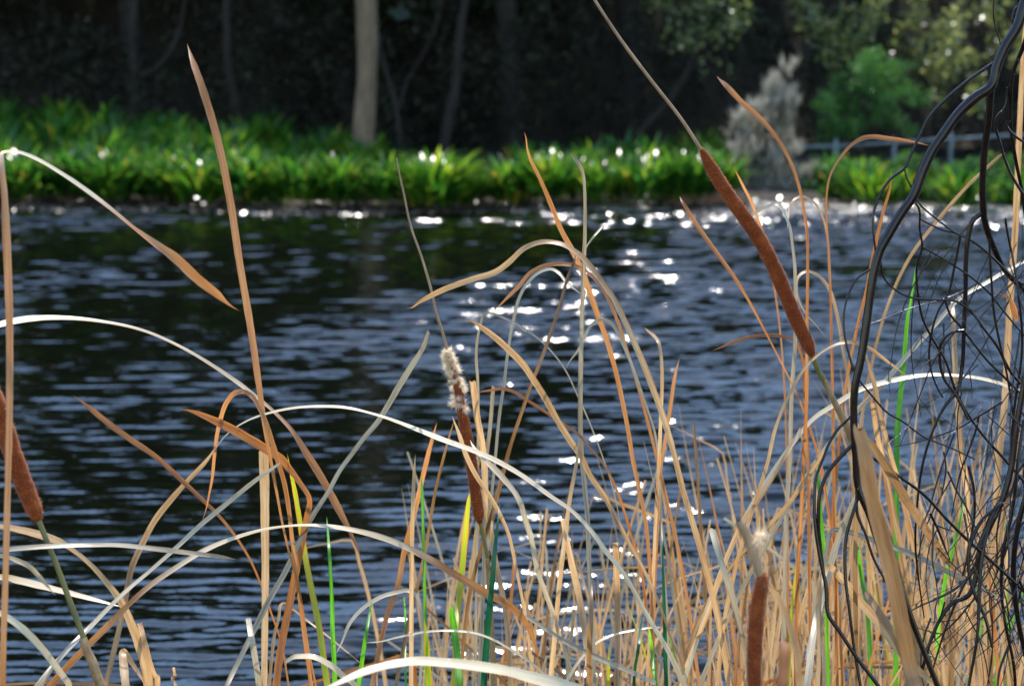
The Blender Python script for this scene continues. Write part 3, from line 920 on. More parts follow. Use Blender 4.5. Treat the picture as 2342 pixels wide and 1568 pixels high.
# label | material | tip distance, root distance | tip..root points | widths | twists | flags
HERO = [
 ('tallest tan blade standing clear above the far bank, its tip against the dark wood', 'orange', 3.75, 3.6, '428,100 440,138 462,200 495,310 525,450 548,600 575,760 592,880 602,950 615,1030 630,1110 649,1211 686,1358 706,1489 722,1568', [8, 19, 20, 19, 18, 14, 9, 6, 6, 7], [0, 0, 0, 5, 20, 30], ''),
 ('blurred leaf folded at the picture edge, pale arch drooping to an orange tip', 'tipped_fold', 3.3, 2.75, '549,712 522,695 496,672 452,638 402,591 352,555 311,525 254,478 201,438 147,401 84,364 40,348 8,350 4,372 10,440 14,525 21,700 22,900 18,1100 13,1300 6,1568', [4, 22, 30, 27, 24, 27, 26, 18, 22, 24, 20, 18, 18], [0, 5, 15, 60, 68, 68, 64, 35, 0, 0, 0], ''),
 ('long pale arch from the picture edge ending in an orange hanging tip', 'tipped', 3.6, 3.3, '828,1300 822,1268 805,1225 775,1165 740,1100 700,1035 668,985 625,940 570,895 500,845 420,797 330,757 230,735 135,727 60,730 0,742 -120,790 -220,900 -280,1150 -300,1568', [3, 16, 22, 22, 18, 26, 30, 34, 38, 34, 28, 24, 22], [5, 0, 0, 25, 60, 66, 70, 72, 72, 68, 60, 30, 10], ''),
 ('long thin white arch sweeping past the middle cattail to the lower reeds', 'pale', 3.55, 3.45, '455,1075 479,1044 522,990 569,960 619,943 669,933 736,929 781,931 875,953 949,980 1015,1006 1082,1030 1122,1047 1189,1084 1263,1137 1303,1164 1350,1211 1384,1258 1424,1308 1450,1351 1470,1388 1497,1435 1527,1485 1562,1559', [4, 6, 14, 24, 28, 28, 24, 20, 18, 16, 16], [30, 55, 66, 66, 64, 60, 55, 40, 30, 25], ''),
 ('tan blade curving up and over toward the looped leaf', 'tan', 3.7, 3.6, '500,1008 479,1044 428,1100 392,1141 355,1188 325,1244 302,1295 291,1345 278,1412 260,1490 241,1568', [6, 12, 16, 16, 16, 15, 14], [10, 10, 0, 0], ''),
 ('tan leaf sharply folded below the middle cattail with its upper part sunlit white', 'pale', 3.5, 3.7, '1075,1005 1082,1020 1102,1044 1146,1088 1184,1138 1190,1150 1198,1178 1213,1224 1230,1305 1250,1361 1266,1405 1283,1462 1303,1525 1313,1568', [14, 28, 30, 20, 15, 14, 13, 12], [40, 55, 55, 20, 0, 0, 0], ''),
 ('slim tan blade twisting across the lower end of the middle seed head', 'tan', 3.45, 3.6, '1034,951 1049,990 1066,1040 1089,1087 1116,1127 1139,1167 1163,1221 1179,1291 1193,1361 1203,1412 1213,1495 1218,1568', [8, 13, 12, 10, 8, 8, 8], [0, 0, 10, 10, 0], ''),
 ('grey blade with a torn blunt tip crossing the long white arch', 'grey', 3.5, 3.4, '980,759 969,792 942,836 915,879 888,926 865,963 831,1003 801,1043 781,1070 749,1127 712,1184 682,1244 652,1308 619,1365 585,1432 562,1478 535,1532 518,1568', [12, 20, 20, 15, 14, 16, 18, 16, 14], [35, 40, 40, 20, 10, 25, 5, 5], 'c'),
 ('orange blade slanting down from a pointed tip above the open dark water', 'orange', 3.7, 3.75, '167,903 197,926 251,970 301,1006 355,1043 418,1100 462,1141 499,1177 535,1221 569,1274 599,1341 619,1398 636,1445 646,1482 660,1568', [7, 16, 15, 12, 8, 6, 5, 5, 5], [0, 0, 5, 10, 10], ''),
 ('broad orange leaf bent over then folded sharply down a tan stalk', 'orange', 3.45, 3.55, '415,936 435,939 509,970 569,1003 619,1033 643,1049 662,1072 686,1104 707,1139 708,1150 704,1172 696,1211 679,1294 666,1361 652,1432 639,1505 632,1568', [12, 22, 24, 20, 14, 14, 18, 20, 20, 20], [5, 0, 0, 20, 10, 0, 0, 0], ''),
 ('looped leaf with white outer side and orange tail hanging to a wispy end', 'orange', 3.65, 3.6, '462,1194 472,1161 478,1131 485,1094 490,1044 495,1003 505,956 519,919 540,897 560,896 578,908 592,932 606,960 619,1000 632,1044 649,1100 662,1177 669,1244 680,1330 695,1450 712,1568', [2, 4, 8, 10, 12, 14, 15, 18, 18, 15, 12, 10, 10], [0, 0, 0, 5, 40, 58, 50, 30, 20, 10], ''),
 ('wide flat tan stalk with a torn square top beside the folded orange leaf', 'tan', 3.6, 3.6, '603,1036 605,1100 606,1200 607,1300 606,1400 604,1568', [25, 25, 22, 20, 18, 17], [0, 0, 0], 'c'),
 ('straight grey blade slanting up across the lower water to a blunt end', 'grey', 3.3, 3.1, '639,1060 586,1097 520,1150 458,1201 405,1250 351,1298 284,1355 201,1438 151,1489 84,1568', [8, 16, 17, 17, 17, 18, 18], [30, 35, 40, 40, 40, 40], 'c'),
 ('long white arch in the lower reeds ending in a drooping orange blade', 'tipped_foot', 3.55, 3.3, '1234,1520 1228,1490 1218,1455 1196,1415 1166,1385 1116,1358 1049,1318 982,1278 915,1244 848,1221 781,1207 736,1202 669,1202 603,1211 542,1228 468,1258 402,1298 335,1345 291,1385 262,1415 201,1475 114,1568', [4, 12, 18, 24, 22, 22, 24, 26, 28, 30, 28, 24, 20, 20, 20], [10, 0, 0, 5, 20, 45, 60, 66, 66, 62, 55, 40, 20, 0], ''),
 ('white leaf coming in from the picture edge then falling as a broad tan blade', 'tan', 3.0, 3.4, '-160,1260 -60,1210 0,1206 40,1211 94,1224 141,1241 167,1258 207,1291 241,1328 278,1378 301,1428 321,1479 335,1529 341,1568', [10, 24, 36, 36, 30, 22, 18, 20, 24, 28, 28], [50, 62, 64, 60, 50, 25, 5, 0, 0], ''),
 ('pale level leaf with a frayed orange point over the lower water', 'grey', 3.4, 3.1, '542,1279 502,1272 435,1264 368,1256 268,1246 201,1246 100,1249 0,1258 -120,1280 -240,1360 -300,1568', [2, 14, 18, 22, 22, 20, 18, 16, 16], [10, 25, 40, 45, 45, 50, 50, 20, 0], ''),
 ('short pale leaf curling down near the stem of the edge cattail', 'pale', 3.2, 3.0, '127,1361 110,1341 90,1318 67,1295 33,1279 0,1271 -60,1275 -130,1330 -160,1568', [4, 12, 16, 18, 20, 20, 18], [0, 15, 45, 55, 55, 30], ''),
 ('broad white leaf slanting in from the picture edge behind the olive cattail stem', 'pale', 3.5, 3.1, '292,1390 268,1384 234,1375 167,1358 100,1341 33,1325 0,1321 -100,1330 -190,1420 -230,1568', [8, 26, 34, 38, 38, 34, 26], [50, 58, 60, 62, 60, 40], ''),
 ('white arch dropping into the bottom corner as a tan blade', 'pale', 2.9, 3.1, '-190,1500 -110,1410 -20,1394 0,1402 33,1422 74,1458 104,1492 127,1522 147,1549 158,1568', [8, 22, 26, 24, 20, 18], [30, 55, 55, 40, 15, 0], ''),
 ('broad tan leaf rising in the bottom corner and folded back down', 'tan', 3.4, 3.4, '338,1575 321,1545 300,1512 284,1488 281,1490 283,1520 288,1568', [9, 13, 14, 16, 22, 22], [0, 0, 0], ''),
 ('short tan stub with a square top between two slanting blades', 'tan', 3.5, 3.5, '319,1424 332,1472 342,1512 360,1568', [13, 14, 14, 15], [0, 0], 'c'),
 ('thin tan blade rising in the bottom corner beside the olive stem', 'tan', 3.4, 3.3, '180,1450 160,1475 134,1505 95,1568', [4, 9, 10, 10], [0, 0], ''),
 ('tiny lone tan stub low in the open water', 'tan', 3.7, 3.7, '397,1525 400,1545 403,1568', [7, 8, 8], [0, 0], 'c'),
 ('short grey tan stub with square top beside the wide flat stalk', 'grey', 3.3, 3.3, '568,1412 572,1440 577,1465 585,1515 592,1568', [16, 17, 18, 18], [0, 0], 'c'),
 ('thin pale leaf snapped near its top and hanging across the green shoots', 'tan', 3.7, 3.75, '830,1520 781,1479 735,1442 703,1418 670,1392 648,1378 643,1382 638,1410 629,1445 622,1500 616,1568', [4, 6, 7, 7, 8, 8, 8], [30, 30, 10, 0], ''),
 ('small white arch curling over at the bottom near the green shoots', 'pale', 3.3, 3.3, '652,1520 660,1508 686,1500 719,1502 753,1519 781,1542 815,1572', [8, 20, 28, 30, 26, 22], [40, 55, 60, 55, 40], ''),
 ('broad blurred white arch crossing the bottom middle', 'pale', 2.6, 2.9, '690,1620 745,1575 781,1558 825,1539 882,1522 949,1512 1015,1515 1082,1522 1149,1532 1216,1549 1283,1566 1340,1590', [14, 34, 44, 50, 50, 48, 44], [45, 58, 64, 60, 48, 36, 28], ''),
 ('upright grey stalk with a curled white tip in front of the far waterline', 'grey', 3.5, 3.6, '1303,350 1312,362 1324,376 1333,396 1337,435 1338,525 1334,625 1330,759 1328,859 1328,993 1331,1049 1337,1110 1343,1177 1347,1278 1352,1378 1360,1568', [7, 13, 9, 11, 14, 15, 14, 13, 13], [45, 30, 15, 10, 5, 0, 0], ''),
 ('tiny pale sliver of leaf splitting from the upright grey stalk', 'pale', 3.45, 3.5, '1383,512 1370,527 1356,543 1345,558 1338,575 1336,640 1335,760', [3, 6, 6, 5, 4, 4, 3], [20, 20, 0], 'n'),
 ('orange blade with a thin twisted tip crossing behind the upright grey stalk', 'orange', 3.65, 3.8, '1199,303 1203,316 1206,340 1213,365 1233,405 1256,458 1283,525 1310,575 1333,625 1363,709 1384,766 1404,832 1424,919 1437,986 1447,1049 1460,1111 1474,1177 1484,1261 1490,1380 1495,1568', [6, 5, 11, 14, 15, 13, 11, 11, 10, 10], [30, 20, 0, 0, 0, 0], ''),
 ('largest arching leaf, orange crinkled tip reaching across the water to the thin spire', 'tan', 3.55, 3.5, '928,705 942,703 962,689 1015,662 1082,638 1133,622 1166,598 1199,568 1243,553 1283,558 1323,581 1367,632 1400,678 1427,732 1454,792 1477,846 1501,909 1524,976 1544,1049 1562,1120 1581,1184 1601,1251 1621,1328 1638,1398 1654,1479 1668,1568', [3, 12, 15, 16, 16, 22, 26, 24, 20, 18, 17, 16, 15, 15], [0, 0, 5, 25, 55, 58, 48, 38, 28, 20, 10, 0], ''),
 ('second narrower arch nested just below the largest arching leaf', 'orange', 3.75, 3.8, '1126,717 1149,692 1183,658 1216,622 1250,607 1283,603 1316,608 1343,622 1367,645 1400,705 1440,820 1480,960 1520,1120 1560,1300 1600,1568', [5, 10, 12, 14, 12, 9, 9, 9], [0, 0, 20, 50, 50, 35, 20, 10], ''),
 ('narrow white arch under the nested arches drooping back toward the water glints', 'grey', 3.85, 3.8, '1350,688 1316,662 1293,642 1276,622 1259,615 1229,625 1206,648 1189,678 1176,725 1166,776 1159,826 1153,876 1143,943 1133,1044 1120,1180 1110,1300 1100,1450 1095,1568', [3, 8, 12, 15, 14, 11, 9, 9, 10, 10], [20, 30, 45, 45, 30, 15, 5, 0], ''),
 ('thin thread leaf bent at a sharp peak beside the broad pointed blade', 'grey', 3.8, 3.9, '1420,1200 1400,1110 1380,1049 1343,953 1316,893 1293,846 1266,809 1233,776 1183,742 1149,725 1116,715 1108,718 1099,742 1092,776 1089,815 1092,859 1094,940 1092,1080 1090,1300 1085,1568', [3, 4, 5, 5, 6, 6, 7, 8, 8, 8], [20, 20, 30, 20, 0, 0], ''),
 ('broad tan blade with hooked tip curving from the middle cattail to the lower right', 'tan', 3.55, 3.6, '1062,732 1082,736 1102,749 1133,772 1166,802 1193,829 1219,866 1250,916 1276,963 1303,1006 1330,1046 1350,1087 1384,1137 1410,1187 1437,1238 1470,1298 1497,1355 1517,1405 1537,1459 1557,1505 1575,1568', [8, 15, 17, 17, 16, 14, 12, 9, 8, 8], [20, 0, 0, 5, 10, 10], ''),
 ('slim blade leaning across the brightest twin water glint', 'brown', 3.8, 3.9, '1322,575 1316,591 1296,642 1283,692 1263,752 1243,809 1216,876 1193,943 1176,993 1159,1049 1142,1117 1122,1184 1080,1330 1050,1568', [4, 9, 9, 9, 10, 10, 10], [0, 0, 0], ''),
 ('small hooped leaf, orange tip hanging behind the upright grey stalk', 'grey', 3.75, 3.8, '1290,850 1303,826 1323,799 1337,769 1357,739 1377,730 1397,739 1414,762 1427,792 1444,832 1460,876 1477,926 1494,976 1504,1026 1510,1100 1513,1250 1525,1400 1530,1568', [3, 7, 9, 12, 12, 9, 8, 8, 8], [0, 0, 30, 50, 35, 20, 10], ''),
 ('tan stalk with torn square top standing close beside the middle seed head', 'tan', 3.65, 3.7, '1081,871 1086,909 1092,959 1102,1010 1107,1049 1112,1144 1122,1211 1132,1278 1143,1328 1153,1378 1163,1462 1169,1568', [16, 17, 17, 16, 14, 14, 14], [0, 0, 0], 'c'),
 ('orange leaf bowed level beside the seed head then running down to the lower right', 'orange', 3.75, 3.8, '1085,898 1116,893 1149,889 1176,896 1203,913 1250,943 1293,973 1323,993 1350,1026 1370,1047 1397,1090 1417,1137 1430,1177 1450,1244 1467,1311 1480,1400 1500,1568', [4, 9, 9, 7, 8, 8, 7], [10, 10, 25, 35, 10, 0], ''),
 ('grey stub with sunlit cut top behind the middle seed head', 'grey', 3.9, 3.9, '1129,883 1127,900 1124,940 1119,993 1112,1049 1108,1200 1105,1350 1100,1568', [10, 11, 11, 10, 10], [10, 0, 0], 'c'),
 ('tan stalk with snapped hooked tip beyond the largest arch', 'tan', 3.8, 3.85, '1474,749 1484,758 1496,768 1507,784 1513,826 1514,893 1511,960 1508,1049 1500,1180 1495,1300 1480,1568', [5, 9, 9, 9, 9, 9], [0, 0, 0], ''),
 ('slim orange blade rising in a narrow V with the snapped hooked stalk', 'orange', 3.8, 3.85, '1554,819 1544,859 1534,926 1524,993 1514,1049 1504,1200 1490,1568', [5, 10, 9, 8, 8], [0, 0], ''),
 ('orange pointed blade leaning just before the middle cattail', 'orange', 3.7, 3.75, '999,966 989,1003 978,1044 962,1111 945,1184 925,1258 908,1345 888,1398 872,1462 851,1568', [5, 12, 13, 14, 14, 13], [0, 0], ''),
 ('straight upright tan stalk between green shoots', 'tan', 3.5, 3.55, '950,1038 947,1090 945,1144 942,1244 941,1378 940,1568', [5, 10, 11, 12, 12], [0, 0], ''),
 ('thin leaning tan blade crossing the tall green shoot', 'brown', 3.7, 3.75, '1040,958 1027,1000 1015,1044 995,1127 982,1204 969,1278 955,1338 945,1378 925,1470 905,1568', [4, 7, 9, 10, 11], [0, 0], ''),
 ('orange blade curving from pointed tip to straight stalk beyond the great bare spire', 'orange', 3.75, 3.8, '1639,174 1648,184 1661,196 1694,231 1735,268 1768,304 1795,345 1815,388 1828,428 1838,478 1845,525 1847,625 1845,759 1845,893 1838,1049 1832,1180 1825,1300 1820,1568', [5, 12, 14, 11, 8, 7, 7, 9, 10, 10, 10], [10, 0, 0, 5, 20, 10, 0], ''),
 ('high hooped leaf whose orange tip passes behind the thick bare branch', 'orange', 3.8, 3.85, '2131,335 2100,327 2063,321 2025,316 1996,313 1974,316 1956,325 1922,361 1899,402 1890,452 1892,525 1897,600 1900,700 1903,830 1905,960 1908,1200 1915,1568', [4, 10, 13, 15, 10, 8, 5, 5, 7, 8, 8], [0, 5, 35, 50, 10, 0, 0], ''),
 ('small orange blade poking up beside the great brown seed head', 'orange', 3.9, 3.95, '1681,388 1701,428 1721,468 1741,525 1760,600 1780,720 1795,900 1800,1100 1800,1568', [3, 8, 8, 5, 5, 6, 7], [0, 0, 0], ''),
 ('hooped leaf with bright white shoulder right of the great seed head', 'grey', 3.85, 3.9, '1680,522 1701,508 1735,483 1760,470 1775,466 1788,476 1797,495 1806,520 1812,560 1817,600 1819,660 1818,792 1811,893 1806,1049 1798,1180 1795,1300 1790,1568', [4, 8, 11, 18, 18, 13, 10, 11, 13, 13, 13], [0, 5, 40, 55, 45, 20, 5, 0, 0], ''),
 ('slender hoop of pale leaf standing over the white shoulder leaf', 'tan', 3.95, 4.0, '1800,525 1803,500 1806,480 1817,456 1835,449 1862,463 1879,490 1890,530 1897,620 1902,800 1906,1000 1912,1250 1920,1568', [3, 6, 8, 8, 6, 6, 7, 8], [10, 30, 40, 20, 0, 0], ''),
 ('slanting orange blade left of the great seed head running down to the thicket', 'orange', 3.75, 3.9, '1554,448 1561,462 1601,525 1644,585 1685,642 1721,702 1751,759 1778,812 1802,859 1830,920 1865,1020 1900,1200 1930,1568', [4, 11, 11, 8, 5, 4, 5, 7, 8], [0, 0, 5, 10, 0], ''),
 ('low bow of orange leaf pointing out over the water below the great seed head', 'orange', 3.8, 3.9, '1628,802 1661,789 1701,774 1745,767 1788,769 1818,780 1832,809 1840,900 1846,1000 1850,1200 1855,1568', [4, 9, 10, 9, 8, 8, 9], [0, 10, 30, 10, 0], ''),
 ('hoop of pale leaf with thread tip close behind the great seed head', 'tan', 3.85, 3.9, '1890,772 1868,745 1845,719 1829,690 1822,660 1825,635 1845,620 1868,628 1895,658 1912,709 1922,759 1929,809 1939,859 1950,1000 1960,1200 1965,1568', [2, 3, 8, 11, 11, 10, 9, 9, 10, 10], [10, 20, 40, 40, 15, 0, 0], ''),
 ('arching leaf, white at its crest beneath the great seed head, crossing the green stem', 'tan', 3.5, 3.6, '2073,859 2029,826 1979,792 1935,782 1895,796 1855,826 1802,909 1775,976 1755,1060 1720,1170 1690,1270 1660,1400 1640,1568', [4, 10, 13, 15, 12, 10, 10, 11, 12], [0, 20, 55, 50, 25, 5, 0], ''),
 ('long pale arch running level behind the bare twigs', 'pale', 3.7, 3.6, '2460,960 2342,896 2247,866 2180,858 2113,858 2043,869 1962,893 1912,923 1862,956 1828,993 1788,1049 1740,1120 1690,1210 1640,1330 1560,1568', [8, 18, 22, 22, 20, 16, 14, 13, 13], [40, 55, 60, 55, 40, 15, 0, 0], ''),
 ('grey blade slanting steeply up behind the hanging twigs to the picture edge', 'grey', 3.9, 3.9, '2440,560 2342,598 2297,622 2263,642 2196,682 2130,752 2063,826 2012,886 1962,936 1900,1010 1850,1080 1750,1250 1680,1380 1600,1568', [6, 14, 16, 16, 15, 14, 13, 13], [40, 40, 35, 20, 5, 0], ''),
 ('thick blurred tan blade standing in front of the thick bare branch', 'brown', 2.75, 2.7, '1962,975 1972,1010 1979,1044 1996,1144 2022,1244 2046,1345 2066,1445 2086,1545 2092,1568', [30, 36, 40, 42, 40, 36], [0, 0, 0], 'c'),
 ('grey white blade leaning among the twigs below the thick bare branch', 'grey', 3.35, 3.3, '1964,1112 1950,1152 1929,1204 1909,1258 1889,1335 1872,1395 1858,1462 1845,1568', [10, 17, 20, 20, 20, 24], [30, 30, 20, 10], ''),
 ('grey tan stalk with rolled square top standing apart in the lower reeds', 'grey', 3.3, 3.35, '1628,1207 1641,1254 1658,1311 1674,1361 1695,1438 1715,1568', [20, 19, 17, 15, 14], [5, 0, 0], 'c'),
 ('bright tan blade standing along the picture edge behind the twigs', 'tan', 3.95, 4.0, '2346,20 2340,120 2330,330 2322,525 2310,692 2303,826 2297,926 2290,993 2270,1250 2250,1568', [6, 15, 17, 17, 17, 16], [0, 0, 0], ''),
 ('tan upright stalk seen through the loops of bare twig', 'tan', 3.95, 4.0, '2178,690 2180,725 2186,859 2193,960 2200,1049 2206,1077 2213,1178 2216,1278 2225,1568', [8, 14, 15, 16, 16, 16], [0, 0], 'c'),
 ('slim orange blade passing behind the thick bare branch above the waterline', 'orange', 3.9, 3.95, '2039,388 2036,428 2022,478 2010,525 1996,592 1979,675 1962,742 1935,880 1915,1050 1900,1250 1885,1568', [4, 7, 9, 8, 8, 9, 9], [0, 0, 0], ''),
 ('thin leaf with pale crook reaching out under the second dark limb', 'tan', 3.9, 4.0, '2300,350 2288,356 2263,378 2213,425 2146,502 2080,590 2030,700 1990,850 1965,1000 1950,1250 1945,1568', [5, 9, 9, 8, 8, 8], [45, 30, 10, 0, 0], ''),
 ('tan blade slanting down behind the foot of the thick bare branch', 'tan', 3.75, 3.8, '1975,790 1982,816 1999,876 2012,943 2039,1049 2065,1140 2090,1250 2150,1568', [5, 11, 13, 14, 15, 15], [0, 0], ''),
 ('tan stalk with square top beside the thick bare branch', 'tan', 3.7, 3.75, '1996,923 2006,993 2019,1049 2060,1250 2100,1450 2125,1568', [13, 14, 14, 15, 15], [0, 0], 'c'),
 ('wide brown leaf hanging down through the twigs to a pointed tip', 'brown', 3.6, 3.5, '2192,1312 2163,1278 2113,1204 2063,1127 2012,1044 1985,1010 1965,1040 1958,1200 1960,1568', [6, 18, 24, 24, 20, 14, 12, 12], [0, 0, 0], ''),
 ('grey tan fallen leaf lying slantwise across the thicket', 'grey', 3.6, 3.5, '2290,1366 2273,1358 2196,1321 2096,1271 1996,1234 1932,1214 1905,1212 1890,1260 1886,1568', [6, 14, 18, 18, 15, 12, 12], [15, 25, 25, 10, 0], ''),
 ('broad tan leaf falling steeply in front of the thicket', 'tan', 3.35, 3.3, '2150,1585 2129,1559 2063,1495 2012,1428 1962,1368 1915,1311 1895,1295 1880,1330 1870,1568', [8, 18, 22, 22, 18, 12, 12], [0, 0, 0], ''),
 ('short brown strap leaf with square end low under the bare branch', 'brown', 3.3, 3.3, '1979,1355 2009,1398 2049,1462 2075,1520 2095,1568', [19, 20, 20, 18], [0, 0], 'c'),
 ('long tan blade slanting from the twig fork down toward the middle reeds', 'tan', 3.6, 3.7, '1905,1000 1879,1044 1795,1161 1728,1231 1678,1288 1628,1361 1594,1428 1568,1512 1560,1568', [5, 11, 12, 12, 12, 13], [0, 0], ''),
 ('tan blade slanting up toward the olive sheath of the great cattail', 'tan', 3.65, 3.7, '1838,960 1815,1010 1795,1044 1745,1127 1705,1184 1661,1278 1621,1395 1581,1495 1558,1568', [4, 9, 11, 12, 12, 12], [0, 0], ''),
 ('pale fallen stalk slanting through the lower middle reeds', 'grey', 3.5, 3.5, '1203,1408 1230,1425 1290,1465 1360,1500 1430,1530 1500,1562', [13, 15, 17, 18, 18], [35, 35, 30], 'cn'),
 ('tan stub with square top among the lower middle reeds', 'tan', 3.6, 3.6, '1407,1240 1409,1280 1411,1345 1413,1420 1412,1568', [14, 17, 18, 18], [0, 0], 'c'),
 ('tall pointed tan blade making a tent shape with its neighbour', 'tan', 3.6, 3.65, '1324,1000 1318,1060 1305,1130 1292,1230 1280,1330 1270,1440 1258,1568', [4, 10, 11, 12, 13, 14], [0, 0], ''),
 ('white hoop of thin leaf low among the green shoots', 'grey', 3.7, 3.7, '768,1495 781,1470 800,1425 825,1395 870,1365 910,1353 935,1350 952,1362 962,1390 966,1450 960,1568', [7, 15, 17, 16, 13, 10, 9], [40, 45, 50, 45, 10, 0], ''),
 ('very low thin white bow of leaf crossing two bright green shoots', 'pale', 3.4, 3.5, '828,1469 870,1466 915,1455 980,1443 1030,1441 1075,1445 1115,1456 1170,1485 1215,1515 1260,1560', [3, 7, 9, 11, 10, 8], [20, 45, 55, 50, 30], ''),
 ('white bow of leaf climbing from the lower middle to behind the long arch', 'pale', 3.7, 3.6, '1560,1440 1520,1434 1488,1434 1440,1442 1400,1452 1360,1472 1325,1510 1295,1560 1288,1580', [3, 8, 11, 13, 13, 12], [20, 45, 55, 50, 35], ''),
 ('split tan stalk with frayed brown inner face in the lower middle', 'tan', 3.65, 3.65, '1286,1188 1295,1230 1308,1290 1322,1350 1334,1420 1345,1500 1352,1568', [9, 16, 18, 18, 18], [0, 0], 'c'),
 ('narrow pointed stub before the split stalk', 'brown', 3.5, 3.5, '1354,1327 1353,1370 1350,1430 1348,1500 1347,1568', [4, 12, 15, 17], [0, 0], ''),
 # green ones
 ('tall yellow green shoot with yellow stripe beside the wide flat stalk', 'ygreen', 3.55, 3.5, '657,1036 664,1075 672,1111 686,1194 699,1278 712,1345 729,1428 749,1568', [3, 9, 14, 16, 17, 17], [0, 0], 'g'),
 ('slim bright green shoot next to the yellow striped one', 'green', 3.55, 3.5, '747,1180 750,1220 753,1261 758,1345 761,1445 766,1568', [3, 7, 9, 11, 12], [0, 0], 'g'),
 ('slim green shoot rising tallest before the middle cattail', 'green', 3.75, 3.7, '963,1080 965,1120 967,1177 970,1278 972,1378 976,1568', [4, 9, 8, 8, 9], [0, 0], 'g'),
 ('yellow and green shoot with orange tip just below the middle seed head', 'ygreen', 3.6, 3.6, '1074,1125 1072,1145 1068,1180 1062,1244 1056,1311 1049,1378 1045,1432 1038,1568', [4, 12, 16, 17, 16, 15], [0, 0], 'g'),
 ('dark blue green blade beside the middle cattail stem', 'dgreen', 3.5, 3.5, '1142,1150 1139,1190 1133,1244 1126,1328 1119,1395 1112,1479 1106,1568', [3, 8, 12, 16, 17, 18], [0, 0], 'g'),
 ('short broad bright green shoot with orange tip at the bottom', 'green', 3.4, 3.4, '1031,1380 1033,1398 1037,1428 1046,1495 1052,1568', [4, 14, 18, 19, 19], [0, 0], 'g'),
 ('short green shoot leaning beside the small white hoop', 'green', 3.5, 3.5, '850,1374 845,1405 838,1445 828,1512 820,1568', [3, 8, 11, 13], [0, 0], 'g'),
 ('green shoot pair member with orange tip beside the upright tan stalk', 'ygreen', 3.5, 3.5, '970,1406 972,1430 975,1462 982,1568', [4, 11, 14, 15], [0, 0], 'g'),
 ('thin green shoot behind the upright tan stalk', 'green', 3.7, 3.7, '924,1360 927,1420 929,1568', [2, 5, 6], [0, 0], 'g'),
 ('thin tall green shoot among the lower middle reeds', 'dgreen', 3.7, 3.7, '1513,1195 1515,1260 1519,1378 1524,1568', [2, 5, 9, 11], [0, 0], 'g'),
 ('short green shoot crossing the foot of the long tan blade', 'green', 3.6, 3.6, '1484,1428 1490,1480 1500,1568', [3, 10, 12], [0, 0], 'g'),
 ('green blade leaning among the lower middle stalks', 'dgreen', 3.6, 3.6, '1467,1405 1460,1480 1450,1568', [3, 8, 9], [0, 0], 'g'),
 ('small yellow green tip by the square topped stub', 'ygreen', 3.6, 3.6, '1393,1476 1392,1510 1391,1568', [4, 9, 9], [0, 0], 'g'),
 ('green blade with long tan upper half behind the thick branch', 'green', 3.85, 3.85, '2100,590 2096,608 2083,690 2076,725 2069,809 2059,909 2053,976 2051,1049 2050,1200 2048,1568', [3, 5, 8, 13, 15, 15, 14], [0, 0], 'g'),
 ('thin green blade beside the leftmost hanging twig', 'green', 3.85, 3.85, '1868,1040 1872,1100 1878,1180 1885,1260 1895,1568', [4, 9, 10, 10], [0, 0], 'g'),
 ('bright green blade inside the thicket under the twig fork', 'green', 3.7, 3.7, '1960,1235 1964,1270 1970,1315 1980,1370 1992,1568', [5, 10, 12, 12], [0, 0], 'g'),
 ('green blade leaning behind the hanging twigs near the picture edge', 'green', 3.9, 3.9, '2210,1125 2203,1157 2186,1231 2173,1278 2156,1361 2140,1568', [4, 9, 10, 10], [0, 0], 'g'),
 ('yellowed thin shoot in the thicket by the grey white blade', 'ygreen', 3.8, 3.8, '1829,1235 1824,1285 1818,1328 1810,1412 1804,1568', [3, 7, 8, 8], [0, 0], 'g'),
]
for i, (lab, mt, dt, dr, pts, ws, phs, fl) in enumerate(HERO):
    nm = 'green_reed_leaf' if 'g' in fl else 'dry_reed_leaf'
    build_leaf(nm, lab, M[mt], pp(pts), ws, phs, dt, dr, rooted='n' not in fl, cut='c' in fl, seed=i * 13 + 1, bow=0.08 * ((i * 7) % 5 - 2),
               group='green shoots among the reeds' if 'g' in fl else 'dry reed leaves along the near shore')


# ------------------------------------------------------------------ the thicket: free-standing reeds set out on the near shore
def grow_leaf(name, x, y, h, lean, yaw, w, mat, seed, kink=None, curve=0.3, cut=False):
    """reed rooted at (x, y): rises h metres along a lean, optional snap at a fraction of its height"""
    r = np.random.default_rng(seed)
    n = 16
    t = np.linspace(0, 1, n)
    ang = lean + curve * t ** 2
    P = [np.zeros(3)]
    head = yaw
    ds = h / (n - 1) / max(math.cos(lean), .3)
    for i in range(1, n):
        a_ = ang[i]
        if kink and t[i] > kink[0]:
            a_ = a_ + kink[1] + (t[i] - kink[0]) * 0.6
        P.append(P[-1] + ds * np.array([math.sin(a_) * math.cos(head), math.sin(a_) * math.sin(head), math.cos(a_)]))
    P = catmull(np.array(P), 2)
    tt = np.linspace(0, 1, len(P))
    W = w * np.interp(tt, [0, .3, .75, 1], [1.1, 1.0, .75, .6 if cut else .08])
    T = tangents(P)
    tw = r.uniform(-.9, .9) + r.normal(0, .5) * tt
    N0 = np.stack([np.sin(tw), -np.cos(tw), np.full_like(tw, .25)], -1)
    N = N0 - T * (N0 * T).sum(1)[:, None]
    N /= np.linalg.norm(N, axis=1)[:, None]
    V, F, uv = ribbon(P, W, N)
    return obj(name, mesh_np(name, V, F, mat, uv=uv), loc=(x, y, GROUND_NEAR))


